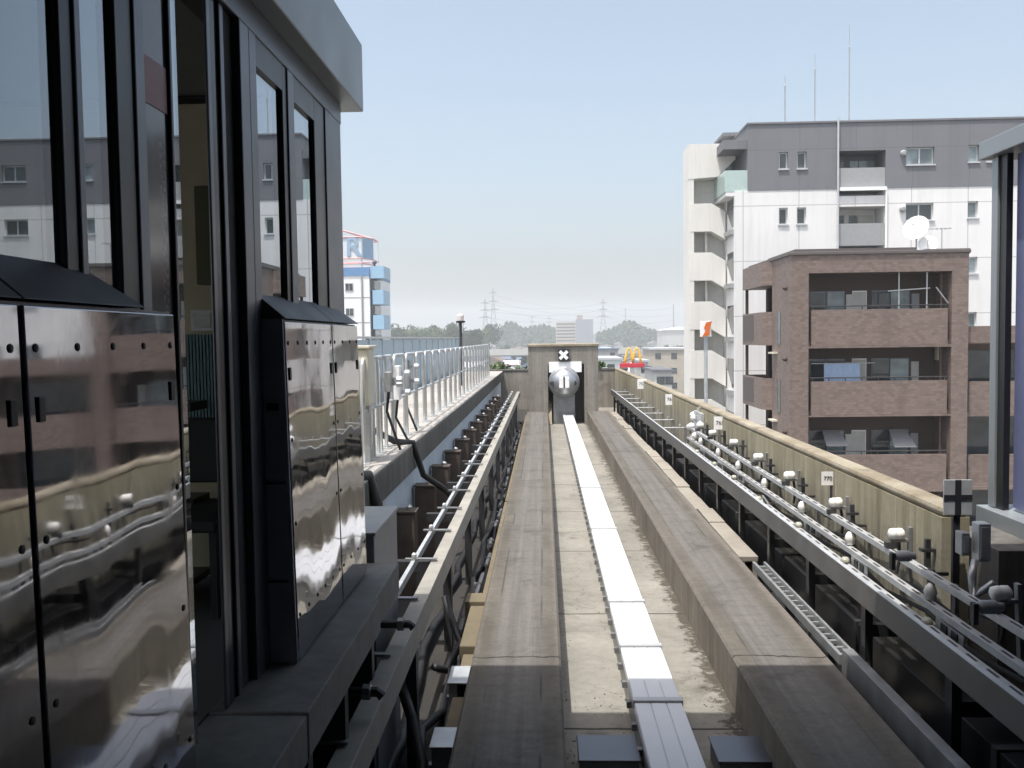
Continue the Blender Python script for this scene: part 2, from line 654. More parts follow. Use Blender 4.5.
o2 = rr.build('runway', [m_runR, m_run_side])
tag(o2, kind='structure')
for o_ in (o, o2):
    for p in o_.data.polygons:
        if abs(p.normal.z) < .5:
            p.material_index = 1

# haunch blocks along the outer side of the left runway
yv = 5.0
segs = [(5.05, 5.5, .10, -.13), (5.62, 6.15, .09, -.09), (6.2, 7.15, .12, -.05), (7.2, 7.45, .17, -.03), (7.5, 11.8, .05, -.06), (11.85, 25.2, .045, -.05)]
cb = MB()
for a, b, wd, zt in segs:
    cb.box(-.5 - wd, -.503, a, b, -.40, zt)
tag(cb.build('runway_haunch', m_vine, bevel=.008), 'narrow yellowish concrete haunch stepped along left side of left runway', 'concrete haunch')
for i, (a, b, lab) in enumerate(((5.62, 5.9, 'small pale square cover plate in the sunlight beside left runway'),
                                 (4.72, 4.95, 'small bluish cover plate in the shade beside left runway'))):
    q = MB().box(-.635, -.515, a, b, -.30, -.10).box(-.645, -.505, a - .01, b + .01, -.097, -.085)
    tag(q.build('cover_plate', m_galv_lt, bevel=.004), lab, 'cover plate')

# ------------------------------------------------------------------ cable trough with white covers
tr = thing('cable_trough', 'long white metal cable trough running down the middle of the track', 'cable trough', (.6, 3, -.345))
s_ = MB()
for sx in (.525, .775):
    s_.box(sx, sx + .012, 2.5, 25.45, -.345, -.118)
s_.build('trough_side', m_steel, tr)
proto = None
PITCH = 1.035
JY = [2.2, 3.25, 4.3, 5.35, 6.32, 7.4, 10.25, 13.1, 15.95, 18.8, 21.65, 25.45]
for y0, y1 in zip(JY[:-1], JY[1:]):
    c = MB()
    c.box(.515, .80, y0 + .03, y1 - .03, -.115, -.10)
    c.box(.515, .522, y0 + .03, y1 - .03, -.15, -.1151)
    c.box(.793, .80, y0 + .03, y1 - .03, -.15, -.1151)
    for rx0, rx1 in ((.518, .607), (.613, .702), (.708, .797)):
        c.box(rx0, rx1, y0 + .035, y1 - .035, -.0998, -.093)
    c.build('cover', m_alu, tr, bevel=.002)
    j = MB().box(.508, .807, y1 - .028, y1 + .028, -.117, -.080)
    j.build('joint_strip', m_alu_joint, tr, bevel=.003)
for i in range(64):
    y = 4.3 + i * .33
    MB().box(.495, .5249, y - .02, y + .02, -.245, -.205).build('side_clip', m_steel, tr)

q = MB()
rl_ = random.Random(11)
for _ in range(320):
    side = rl_.random()
    y = 4.6 + 20 * rl_.random() ** 1.6
    if side < .5:
        x = 1.205 - abs(rl_.gauss(0, .06))
    elif side < .7:
        x = .09 + abs(rl_.gauss(0, .05))
    elif side < .85:
        x = .5 - abs(rl_.gauss(0, .05))
    else:
        x, y = rl_.uniform(.1, 1.2), 5.9 + rl_.gauss(0, .12)
    if not .09 < x < 1.2 or .50 < x < .82:
        continue
    r0 = rl_.uniform(.003, .009)
    a = [(x + r0 * rl_.uniform(.5, 1.2) * math.cos(t_), y + r0 * rl_.uniform(.6, 1.6) * math.sin(t_)) for t_ in (0, 1.6, 3.1, 4.7)]
    h_ = rl_.uniform(.003, .012)
    q.add([(u, v, -.3448) for u, v in a] + [(x, y, -.3448 + h_)], [(0, 1, 4), (1, 2, 4), (2, 3, 4), (3, 0, 4)])
tag(q.build('gravel_litter', simple('grit', (.10, .085, .065), .95, var=.5, scale=25)), 'grit and leaf litter scattered along the edges of the track floor', 'grit', kind='stuff')

# grey plinth boxes on the floor in the shade
for px0, px1, py0, py1, lab in ((578, 634, 737, 762, 'low grey plinth box between left runway and white trough'),
                                (710, 764, 738, 768, 'low grey plinth box between white trough and right runway')):
    xa, ya = atZ(px0, py0, -.22)
    xb, yb = atZ(px1, py0, -.22)
    q = MB().box(xa, xb, ya - .30, ya, -.344, -.225).box(xa - .01, xb + .01, ya - .31, ya + .01, -.2245, -.21)
    tag(q.build('plinth_box', m_frame_lt, bevel=.006), lab, 'plinth box')

# ------------------------------------------------------------------ end wall, portal, buffer
ew = thing('end_wall', 'low stained concrete wall closing the track behind the tall portal block', 'concrete wall', (.6, YE, -.4))
q = MB().box(-1.95, 2.9, YE, YE + .3, -1.6, .95)
q.build('wall', m_portal, ew, bevel=.02)
q = MB().box(-1.97, 2.92, YE - .02, YE + .33, .951, 1.02)
q.build('coping', m_cope_dark, ew, bevel=.01)
PY = 25.6
xl, zt = at(528, 347, PY)
xr, _ = at(598, 347, PY)
zt2 = zt
n0, _ = at(548, 380, PY)
n1, _ = at(580, 380, PY)
zn = at(560, 364, PY)[1]
po = thing('buffer_portal', 'tall stained concrete block with an arched niche at the end of the track', 'concrete portal', ((xl + xr) / 2, PY, 0))
q = MB()
q.box(xl, n0, PY, PY + 3.2, -.35, zt)
q.box(n1 + .12, xr, PY, PY + 3.2, -.35, zt)
q.box(n0, n1 + .12, PY, PY + 3.2, zn, zt)
q.box(n0, n1 + .12, PY + .95, PY + 3.2, -.35, zn)
q.build('block', m_portal, po)
q = MB().box(xl - .03, xr + .03, PY - .04, PY + 3.25, zt + .001, zt + .07)
q.build('cap', m_coping, po, bevel=.01)
q = MB().prism('x', [(PY - .3, -.34), (PY + .94, -.34), (PY + .94, .35), (PY + .3, .2)], n0 - .04, n0 + .1)
q.build('buttress', m_coping, po, bevel=.01)
bs = thing('buffer_stop', 'bright round metal buffer head sticking out of the portal niche', 'buffer', ((n0 + n1) / 2, PY, .7))
cx, cz = at(564, 382, PY)
r_ = 15.5 / 900 * PY
q = MB().lathe((cx, PY + .94, cz), (0, -1, 0), [(0, r_ * .55), (.8, r_ * .55), (.81, r_ * .62), (.95, r_ * .62)], 24)
q.build('shaft', m_steel, bs, smooth=False)
q = MB().lathe((cx, PY, cz), (0, -1, 0), [(0, r_ * .96), (.02, r_), (.06, r_), (.065, r_ * .93), (.14, r_ * .90), (.22, r_ * .81), (.29, r_ * .66), (.34, r_ * .48), (.36, r_ * .3)], 32)
q.build('head', m_chrome, bs, smooth=True)
q = MB()
for sx in (-.145, .02):
    q.box(cx + sx, cx + sx + .12, PY - .42, PY - .20, cz - .15, cz + .16)
q.build('strike_pad', m_whitepaint, bs, bevel=.01)
MB().box(cx - .022, cx + .018, PY - .40, PY - .2, cz - .15, cz + .16).build('pad_gap', m_darksteel, bs)
q = MB()
for sx in (-.345, .275):
    q.lathe((cx + sx, PY - .2, cz - .02), (0, -1, 0), [(0, .075), (.08, .075), (.09, .05)], 12)
q.build('bolt_cap', m_darksteel, bs)
q = MB().box(cx - r_ * .7, cx + r_ * .7, PY + .05, PY + .6, -.34, cz - r_ * .55)
q.build('pedestal', m_steel, bs, bevel=.01)
q = MB().box(n0 + .03, n1 + .05, PY - .02, PY + .04, cz + r_ * .62, zn + .06)
q.build('back_plate', m_whitepaint, bs, bevel=.005)
# X marker
mx_, mz_ = at(563.5, 355, PY)
ms = thing('stop_marker', 'small black square marker with a white X at top of the portal', 'marker sign', (mx_, PY, mz_))
q = MB().box(mx_ - .16, mx_ + .16, PY - .075, PY - .048, mz_ - .17, mz_ + .17)
q.build('plate', m_ink, ms, bevel=.004)
q = MB()
for sg in (1, -1):
    a = Vector((.707, 0, .707 * sg))
    b = Vector((-.707 * sg, 0, .707))
    for hl in (.155,):
        p = [Vector((mx_, 0, mz_)) + a * s1 * hl * (1.0) + b * s2 * .046 for s1, s2 in ((-1, -1), (1, -1), (1, 1), (-1, 1))]
        yy = (PY - .082, PY - .0755) if sg > 0 else (PY - .084, PY - .0822)
        q.hexa([(v.x, yy[0], v.z) for v in p] + [(v.x, yy[1], v.z) for v in p])
q.build('cross', m_whitepaint, ms)

# ------------------------------------------------------------------ right parapet
rw = thing('parapet_wall', 'mossy stained concrete parapet wall along the right side of the track', 'parapet wall', (2.53, 18, -.35))
q = MB().box(2.45, 2.62, 5.62, YE - .002, -.351, .955)
q.build('wall', m_wallR, rw)
q = MB().box(2.45, 2.62, 5.62, YE - .03, .9555, 1.02)
q.build('coping', m_coping, rw, bevel=.028)
q = MB().box(2.47, 2.72, Y0, YE, -1.6, -.36)
q.build('outer_skirt', m_portal, rw)

# numbered plates standing off the parapet
for k, (px, py, s_px, Y, body) in enumerate(((642, 384, 9, 22.4, '755'), (670.5, 399.5, 10, 17.4, '760'), (720, 423, 12, 12.5, '765'), (828, 478.5, 12.5, 7.72, '770'))):
    x, z = at(px, py, Y)
    h = s_px / 900 * Y / 2
    lab = ['farthest small white numbered plate on the right parapet, near the portal',
           'second farthest small white numbered plate on the right parapet',
           'small white numbered plate on the parapet below the orange-topped pole',
           'white plate reading 770 on the right parapet, nearest of the plates'][k]
    r = thing('distance_plate', lab, 'number plate', (x, Y, z), 'number plates along the right parapet')
    MB().box(x - h, x + h, Y, Y + .006, z - h * 1.08, z + h * 1.08).build('plate', m_whitepaint, r)
    st = MB().box(x + h * .4, x + h * .4 + .014, Y + .0065, Y + .018, z - h * 1.08 - .30, z - h * .3)
    st.box(x + h * .4, 2.449, Y + .0065, Y + .02, z - .015, z + .015)
    st.build('stem', m_darksteel, r)
    text(body, h * .92, (x, Y - .002, z), m_ink, r, 'number')

# pole with the white and orange sign
px_, pz_ = at(706, 425, 14.6)
pt = at(707, 322, 14.6)[1]
r = thing('signal_pole', 'thin grey pole on right parapet carrying a white sign with orange mark', 'sign pole', (px_, 14.6, pz_))
MB().tube([(px_, 14.6, pz_ - .35), (px_, 14.6, pt)], .03, 10).build('pole', m_galv_lt, r)
MB().box(px_ - .02, 2.449, 14.57, 14.63, pz_ - .2, pz_ - .12).build('bracket', m_galv, r)
x0, z0 = at(700, 337, 14.55)
x1, z1 = at(711, 321, 14.55)
MB().box(x0, x1, 14.53, 14.56, z0, z1).build('sign_plate', m_whitepaint, r, bevel=.004)
pts = [(702, 337), (709.5, 335), (710, 328), (712, 321), (706, 322.5), (704, 328), (706, 330)]
MB().prism('y', [at(a, b, 14.52) for a, b in pts], 14.515, 14.5285).build('orange_mark', m_orange, r)

# ------------------------------------------------------------------ right guide beam
gb = thing('guide_beam', 'grey steel guide beam with wide top flange beside the right runway', 'guide beam', (2.1, 16, -.35))
m_beam = simple('weathered_beam_steel', (.145, .142, .132), .6, .3, var=.22, scale=4)
q = MB()
q.prism('y', [(2.03, .345), (2.062, .345), (2.062, .505), (2.03, .505)], Y0, 27.6)
q.build('beam', m_beam, gb, bevel=.004)
MB().box(2.031, 2.061, Y0, 27.59, .5055, .509).build('top_strip', m_galv_lt, gb)
q = MB().box(2.0621, 2.12, Y0, 27.6, .345, .36)
q.build('lower_flange', m_steel, gb)
for i in range(20):
    y = 3.4 + i * 1.25
    b = MB().box(2.07, 2.12, y - .04, y + .04, -.35, .344)
    b.box(2.12, 2.448, y - .03, y + .03, .12, .2)
    b.build('support', m_frame, gb)
# three power rails with brackets and white insulators
for k, (x, z, lab) in enumerate(((2.31, .645, 'topmost slotted steel power rail carried along the right parapet'),
                                 (2.20, .40, 'lowest slotted steel power rail tucked just behind the guide beam'),
                                 (2.27, .495, 'middle slotted steel power rail between the topmost and lowest rails'))):
    q = MB()
    q.box(x - .024, x + .024, 1.0, 14.2, z - .002, z + .012)
    q.box(x - .024, x - .019, 1.0, 14.2, z - .026, z - .0022)
    q.box(x + .019, x + .024, 1.0, 14.2, z - .026, z - .0022)
    q.tube([(x, 14.2, z - .01), (x + .02, 14.5, z - .03), (x + .06, 14.75, z - .12)], .022, 8)
    rt_ = q.build('power_rail', slotted('slotted_rail', x))
    tag(rt_, lab, 'power rail')
# bracket prototype at y = 0 (local) and copies
br = thing('insulator_bracket', 'small steel bracket with a white insulator above the topmost power rail', 'insulator', (2.31, 6.07, .4), 'upper insulators along the power rails')
q = MB().box(2.425, 2.447, 6.05, 6.09, .30, .80).box(2.30, 2.4249, 6.055, 6.085, .70, .72)
q.build('arm', m_steel, br)
q = MB().lathe((2.345, 6.07, .755), (1, 0, 0), [(-.05, .02), (-.04, .035), (-.01, .04), (.0, .034), (.01, .04), (.04, .038), (.055, .02)], 12)
q.build('insulator', m_white, br, smooth=True)
q = MB().box(2.39, 2.42, 5.70, 5.73, .55, .80).box(2.36, 2.447, 5.69, 5.74, .72, .74)
q.build('hanger', m_darksteel, br)
q = MB().box(2.275, 2.345, 6.045, 6.095, .662, .70).tube([(2.36, 6.09, .74), (2.40, 6.16, .68), (2.42, 6.2, .55), (2.40, 6.2, .45)], .012, 6)
q.build('clamp', m_darksteel, br)
learn(br)
for y in (3.2, 4.65, 7.28, 8.67, 10.0, 11.3, 12.6, 13.7):
    c = dup(br, (2.31, y, .4 + random.uniform(-.012, .012)))
    c.rotation_euler = (random.uniform(-.06, .06), random.uniform(-.05, .05), random.uniform(-.16, .16))
br = thing('insulator_bracket', 'small steel bracket with a white insulator between the power rails', 'insulator', (2.25, 6.8, .4), 'lower insulators along the power rails')
q = MB().box(2.425, 2.447, 6.78, 6.82, .25, .60).box(2.20, 2.4249, 6.785, 6.815, .33, .35)
q.build('arm', m_steel, br)
q = MB().lathe((2.285, 6.8, .51), (0, 0, 1), [(0, .022), (.012, .036), (.035, .034), (.045, .04), (.08, .03), (.10, .014)], 12)
q.build('insulator', m_white, br, smooth=True)
q = MB().box(2.18, 2.22, 6.77, 6.83, .3505, .39)
q.build('clamp', m_darksteel, br)
q = MB().lathe((2.20, 6.65, .405), (0, 0, 1), [(0, .02), (.012, .034), (.03, .034), (.05, .02)], 10)
q.build('rail_cap', simple('olive_porcelain', (.36, .36, .30), .3, var=.05), br, smooth=True)
q = MB().box(2.235, 2.243, 6.3, 6.62, .40, .478)
q.build('clip_plate', m_galv, br)
for k in range(2):
    MB().box(2.228, 2.2345, 6.36 + k * .12, 6.43 + k * .12, .415, .465).build('fuse_block', m_black, br)
q = MB().box(2.33, 2.36, 6.90, 6.94, .42, .66).box(2.36, 2.447, 6.91, 6.93, .62, .64)
q.build('hanger', m_darksteel, br)
learn(br)
for y in (2.7, 3.95, 5.4, 8.1, 9.4, 10.7, 12.0, 13.2):
    c = dup(br, (2.25, y + random.uniform(-.08, .08), .4 + random.uniform(-.01, .01)))
    c.rotation_euler = (random.uniform(-.08, .08), 0, random.uniform(-.1, .1))
# terminal cluster at the far end of the rails
r = thing('rail_terminal', 'cluster of white insulators and clamps ending the power rails by the pole', 'rail terminal', (2.34, 14.3, .5))
for i, (x, y, z) in enumerate(((2.28, 14.25, .66), (2.35, 14.4, .78), (2.40, 14.0, .72), (2.31, 14.55, .62), (2.39, 14.7, .8), (2.27, 13.8, .56))):
    MB().lathe((x, y, z), (.3, -.8, .4), [(0, .03), (.03, .055), (.08, .05), (.11, .03)], 10).build('insulator', m_white, r, smooth=True)
q = MB().box(2.27, 2.44, 14.1, 14.2, .5, .53).box(2.40, 2.447, 13.9, 14.6, .45, .9)
q.tube([(2.38, 14.3, .85), (2.44, 14.25, .98)], .015, 6)
q.build('bracket', m_galv_lt, r)

for k, (x, za, rr_, lab) in enumerate(((2.415, .56, .011, 'thin black cable sagging along the parapet behind the topmost power rail'), (2.36, .44, .013, 'thin black cable sagging between the power rails'), (2.40, .30, .016, 'black cable sagging low on the parapet behind the guide beam'))):
    p = []
    y = 1.5
    i = 0
    while y < 14.2:
        p.append((x + random.uniform(-.012, .012), y, za + (.05 if i % 4 == 0 else -.02 if i % 4 == 2 else .01) + random.uniform(-.015, .015)))
        y += .35
        i += 1
    tag(MB().tube(p, rr_, 6).build('rail_cable', m_black, smooth=True), lab, 'cable')

# thin plates clamped on the far part of the beam
pr = thing('beam_clamp', 'thin pale cross clamp on the far part of the right guide beam', 'beam clamp', (2.2, 15.6, .5), 'clamps on the far guide beam')
MB().box(2.05, 2.42, 15.56, 15.64, .515, .527).build('plate', m_galv_lt, pr, bevel=.003)
MB().lathe((2.33, 15.6, .527), (0, 0, 1), [(0, .02), (.05, .02), (.055, .01)], 8).build('stud', m_galv, pr)
MB().box(2.41, 2.448, 15.57, 15.63, .25, .5145).build('foot', m_steel, pr)
learn(pr)
for y in (17.1, 18.6, 20.1, 21.6, 23.1, 24.6, 26.1):
    dup(pr, (2.2, y, .5))

# cable ladder between right runway and beam
ld = thing('cable_ladder', 'pale steel cable ladder lying on the bed beside the right runway', 'cable ladder', (1.97, 7, -.35))
q = MB().box(1.90, 1.925, 5.85, 8.3, -.06, .01).box(2.0, 2.02, 5.85, 8.3, -.06, .01)
q.build('side_rail', m_galv, ld, bevel=.003)
for i in range(18):
    y = 5.95 + i * .135
    MB().box(1.926, 1.999, y - .015, y + .015, -.045, -.02).build('rung', m_galv, ld)
for y in (6.1, 7.2, 8.1):
    MB().box(1.91, 2.01, y - .02, y + .02, -.352, -.061).build('foot', m_darksteel, ld)
lid = thing('trough_lid', 'pale concrete lid in the strip between right runway and guide beam', 'trough lid', (1.93, 9.0, -.35), 'concrete lids beside the right runway')
m_lid = concrete('lid_concrete', (.35, .325, .275), (.25, .23, .195), stain=.4)
MB().box(1.845, 2.03, 8.62, 9.42, -.075, -.02).build('slab', m_lid, lid, bevel=.008)
MB().box(1.85, 1.90, 8.62, 9.42, -.35, -.0755).box(1.98, 2.02, 8.62, 9.42, -.35, -.0755).build('trough', m_lid, lid)
learn(lid)
for i in range(1, 21):
    c = dup(lid, (1.93 + random.uniform(-.012, .012), 9.0 + i * .815, -.35 + random.uniform(-.012, .008)))
    c.rotation_euler.z = random.uniform(-.012, .012)
cp = thing('steel_duct', 'dark steel cable duct in the shade beyond the cable ladder', 'cable duct', (1.95, 4, -.35))
MB().box(1.90, 1.92, 1.5, 5.8, -.33, .07).box(1.9202, 1.97, 1.5, 5.8, .055, .068).build('side_plate', m_steel, cp, bevel=.003)
q = MB()
for i in range(6):
    q.box(1.925, 2.0, 1.8 + i * .75, 1.86 + i * .75, -.352, .05)
q.build('bracket', m_darksteel, cp)
wd_ = thing('added_dark_box', 'long dark box added to darken the foot of the right parapet', 'cable duct', (2.32, 15, -.35))  # dark box added so the wall foot under the beam stays dark
MB().box(2.21, 2.44, 1.5, 27.4, -.351, .04).build('trunk', m_frame, wd_, bevel=.006)
for i in range(13):
    MB().box(2.195, 2.4445, 2.4 + i * 2, 2.46 + i * 2, -.3515, .052).build('strap', m_darksteel, wd_)
# cables lying under the right beam
for k in range(2):
    y = 2.
    p = []
    while y < 27:
        p.append((2.10 + k * .06 + random.uniform(-.02, .02), y, -.32 + random.uniform(0, .03)))
        y += .8
    tag(MB().tube(p, .022, 6).build('bed_cable', m_black, smooth=True), ['black cable lying on the bed under the right guide beam', 'second black cable lying beside the dark box under the right guide beam'][k], 'cable')

# ------------------------------------------------------------------ left guide beam, wall, walkway
m_beam2 = simple('left_beam_steel', (.30, .285, .25), .7, .1, var=.2, scale=5)
gl = thing('guide_beam', 'grey steel guide beam running along the trench left of the left runway', 'guide beam', (-.83, 14, -.4))
q = MB()
q.prism('y', [(-.74, .345), (-.74, .505), (-.835, .505), (-.835, .488), (-.76, .488), (-.76, .345)], 1.5, 27.0)
q.build('beam', m_beam2, gl, bevel=.004)
MB().box(-.835, -.762, 1.5, 27, .345, .36).build('lower_flange', m_steel, gl)
MB().box(-.975, -.945, 1.5, 27, .46, .515).build('side_rail', m_galv_lt, gl, bevel=.004)
for i in range(24):
    y = 3.45 + i * .98
    MB().box(-1.02, -.79, y - .02, y + .02, .5155, .527).build('cross_clip', m_steel, gl)
    MB().lathe((-.955, y, .527), (0, 0, 1), [(0, .014), (.015, .02), (.03, .018), (.04, .008)], 8).build('clip_head', m_galv_lt, gl)
q = MB()
for i in range(12):
    y = 3.2 + i * 1.96
    q.box(-1.22, -.83, y - .045, y + .045, .25, .33)
    q.box(-.83, -.765, y - .045, y + .045, -.40, .344)
q.build('support', m_darksteel, gl)

lw_ = thing('parapet_wall', 'left parapet wall with dark coping and pale panels facing the trench', 'parapet wall', (-1.5, 18, -.4))
MB().box(-1.60, -1.53, 4.6, YE - .002, -.399, .66).build('wall_panel', m_wallL, lw_)
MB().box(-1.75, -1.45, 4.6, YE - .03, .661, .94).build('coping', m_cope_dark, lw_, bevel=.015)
MB().box(-2.95, -1.751, 4.6, YE, .60, .962).build('walkway', m_walk, lw_)
MB().box(-1.75, -1.452, 4.6, YE - .03, .9405, .966).build('coping_top', m_walk, lw_, bevel=.006)
MB().box(-2.95, -2.75, 4.6, YE, -1.6, .599).build('outer_web', m_portal, lw_)
# brown support posts between wall and beam
pp = thing('support_post', 'rusty dark brown post between the left parapet and guide beam', 'support post', (-1.35, 5.6, -.4), 'brown posts in the left trench')
MB().box(-1.50, -1.27, 5.50, 5.70, -.40, .42).build('post', m_post_brown, pp, bevel=.015)
MB().box(-1.51, -1.26, 5.49, 5.71, .4205, .44).build('cap', m_post_brown, pp, bevel=.004)
MB().lathe((-1.34, 5.6, .44), (0, 0, 1), [(0, .03), (.03, .035), (.05, .015)], 8).build('stud', m_galv, pp)
learn(pp)
for i in range(1, 14):
    dup(pp, (-1.35, 5.6 + i * 1.55, -.4))
# trench clutter: lit steel clips along trench and cables
for k, (xa, amp, rr_) in enumerate(((-.72, .05, .03), (-.64, .03, .02), (-.93, .05, .035))):
    p = []
    y = 2.5
    while y < 26:
        p.append((xa + random.uniform(-amp, amp), y, -.37 + random.uniform(0, .07) + (.12 if k == 0 and int(y * 2) % 5 == 0 else 0)))
        y += .55
    tag(MB().tube(p, rr_, 7).build('trench_cable', m_black, smooth=True), ['thick sagging black cable in the left trench nearest the beam foot', 'thin black cable in the left trench close to the runway', 'black cable running under the left guide beam'][k], 'cable')
tr_ = thing('trench_conduit', 'pale steel conduit pieces clipped along the left trench floor', 'conduit', (-.68, 8, -.4))
y = 4.6
while y < 24:
    L = random.uniform(.3, .9)
    x = -.665 + random.uniform(-.02, .02)
    MB().tube([(x, y, -.335), (x + random.uniform(-.02, .02), y + L, -.335)], .022, 8).build('tube', m_galv_lt, tr_)
    MB().box(x - .04, x + .04, y + L * .5, y + L * .5 + .04, -.399, -.31).build('clip', m_steel, tr_)
    y += L + random.uniform(.25, .7)
hp = [(-.86, 5.1, .12), (-.78, 5.0, -.05), (-.70, 4.85, -.25), (-.68, 4.6, -.34), (-.78, 4.4, -.33), (-.9, 4.45, -.2)]
tag(MB().tube(hp, .032, 8).build('hanging_hose', m_black, smooth=True), 'black hose looping from the left guide beam into the shaded trench', 'hose')
hp = [(-.80, 6.9, .1), (-.72, 6.8, -.1), (-.66, 6.7, -.2), (-.74, 6.4, -.3), (-.8, 6.2, -.2)]
tag(MB().tube(hp, .028, 8).build('hanging_hose', m_black, smooth=True), 'black hose looping below the left guide beam by the sunlit haunch', 'hose')

# heavy black cables draped over the left coping
hp = [(-2.2, 6.2, 1.02), (-1.9, 6.5, 1.02), (-1.62, 7.0, 1.02), (-1.46, 7.3, .99), (-1.40, 7.35, .75), (-1.38, 7.3, .3), (-1.30, 7.1, -.1), (-1.25, 6.8, -.34)]
tag(MB().tube(hp, .05, 10).build('draped_cable', m_black, smooth=True), 'thick black cable draped over the left coping by the stainless panels', 'cable')
hp = [(-1.95, 9.1, 1.5), (-1.85, 9.3, 1.2), (-1.62, 9.6, 1.01), (-1.45, 9.75, .98), (-1.36, 9.9, .6), (-1.2, 10.1, .44), (-1.1, 10.3, .3)]
tag(MB().tube(hp, .035, 10).build('draped_cable', m_black, smooth=True), 'thinner black cable hanging over the left coping farther along', 'cable')

# railing hoops on the walkway
rh = thing('railing_hoop', 'tall pale grey tubular railing hoop on the left walkway', 'railing', (-1.66, 9.0, .966), 'railing hoops along the left walkway')


def hoop(mb, x, y, z0, z1, wd, r=.019):
    mb.tube([(x, y, z0), (x, y, z1 - .06), (x, y + .015, z1 - .015), (x, y + .06, z1), (x, y + wd - .06, z1), (x, y + wd - .015, z1 - .015), (x, y + wd, z1 - .06), (x, y + wd, z0)], r, 8)


q = MB()
hoop(q, -1.66, 8.62, .966, 1.93, .70)
q.build('frame', m_galv_lt, rh, smooth=True)
MB().tube([(-1.66, 8.64, 1.45), (-1.66, 9.30, 1.45)], .016, 8).build('mid_bar', m_galv_lt, rh)
for yb in (8.62, 9.32):
    MB().box(-1.71, -1.61, yb - .05, yb + .05, .9662, .978).build('base_plate', m_galv_lt, rh)
learn(rh)
yy = 6.7
while yy < 27:
    if abs(yy - 9.0) > .3:
        dup(rh, (-1.66, yy, .966))
    yy += .92 if yy < 8 else .86
# cabinets and fittings
x0, z1 = at(352, 349, 8.2)
x1, z0 = at(369, 402, 8.2)
r = thing('relay_box', 'cream upright equipment box on the walkway behind stainless panels', 'equipment box', ((x0 + x1) / 2, 8.2, .966))
MB().box(x0 - .15, x1, 8.2, 8.5, 1.5, z1).build('case', m_cream, r, bevel=.012)
MB().box(x0 - .17, x1 + .02, 8.18, 8.52, z1 + .001, z1 + .03).build('lid', m_cream, r, bevel=.006)
MB().box(x0 - .12, x0 - .08, 8.3, 8.4, .966, 1.4995).box(x1 - .06, x1 - .02, 8.3, 8.4, .966, 1.4995).build('leg', m_galv, r)
for (pa, pb, pc, pd, Y, lab) in ((393, 366, 400, 400, 9.7, 'slim white junction box strapped to a left railing hoop'),
                                 (384, 372, 391, 392, 8.9, 'small grey junction box on the nearest left railing hoop'),
                                 (403, 360, 410, 388, 10.8, 'grey fitting clamped between two left railing hoops')):
    x0, z1 = at(pa, pb, Y)
    x1, z0 = at(pc, pd, Y)
    r = thing('junction_box', lab, 'junction box', (x0, Y, z0))
    MB().box(x0, x1, Y, Y + .12, z0, z1).build('case', m_whitepaint if pa == 393 else m_galv, r, bevel=.006)
    for z in (z0 + .08, z1 - .08):
        q = MB().box(x0 - .04, x1 + .05, Y + .121, Y + .15, z - .02, z + .02)
        q.lathe((x1 + .05, Y + .07, z), (1, 0, 0), [(0, .035), (.05, .035), (.06, .02)], 8)
        q.build('clamp', m_galv_lt, r)
    MB().tube([((x0 + x1) / 2, Y + .06, z0), ((x0 + x1) / 2 - .03, Y + .1, z0 - .2), ((x0 + x1) / 2 + .1, Y + .1, .99)], .014, 6).build('lead', m_black, r)
xq = -1.5
tag(MB().tube([(-1.31, 6.2, 1.75), (-1.30, 6.2, 1.3), (-1.29, 6.2, .7), (-1.25, 6.2, .2), (-1.2, 6.1, -.3)], .03, 10).build('drain_pipe', m_galv, smooth=True), 'grey upright pipe just beyond the edge of the stainless panels', 'pipe')
r = thing('walkway_cabinet', 'dark grey cabinet at the end of the platform ledge', 'cabinet', (-1.1, 5.0, .2))
MB().box(-1.28, -.90, 4.62, 5.35, -.398, 1.08).build('case', m_side, r, bevel=.01)
MB().box(-1.29, -.89, 4.61, 5.36, 1.0805, 1.10).build('lid', m_steel, r, bevel=.005)
# beacon post
x, z = at(461, 347, 22)
zt_ = at(461, 315, 22)[1]
r = thing('beacon_post', 'slim dark post with a pale capped beacon above the left railing', 'beacon', (x, 22, .962))
MB().tube([(x, 22, .962), (x, 22, zt_ - .18)], .034, 8).build('pole', m_darksteel, r)
MB().lathe((x, 22, zt_ - .2), (0, 0, 1), [(0, .05), (.02, .11), (.05, .12), (.06, .08)], 12).build('collar', m_black, r)
MB().lathe((x, 22, zt_ - .14), (0, 0, 1), [(0, .075), (.12, .085), (.16, .07), (.17, .02)], 12).build('lamp', simple('pinkish_white', (.7, .62, .6), .4, var=.04), r)

# blue grey barrier wall beyond the walkway
bw = thing('barrier_wall', 'blue grey panelled barrier wall beyond the left walkway railings', 'barrier wall', (-3.1, 27, .9))
y = 8.0
i = 0
while y < 33:
    MB().box(-3.13, -3.09, y + .02, y + 1.28, -1.0, 2.11).build('panel', m_barrier, bw)
    MB().box(-3.145, -3.07, y - .035, y + .019, -1.0, 2.13).build('post', m_barrier, bw)
    y += 1.3
MB().box(-3.16, -3.06, 8, 33.8, 2.1305, 2.17).build('cap_rail', m_galv_lt, bw)
MB().box(-3.4, -2.96, 8, 33.8, -1.6, -1.001).build('footing', m_portal, bw)

# ------------------------------------------------------------------ station, left side
st = thing('station_facade', 'dark framed glass station front with grey roof edge on the left', 'glass facade', (-1.0, 3, .95))


def fy(px):
    return atX(px, 250, -1.0)[0]


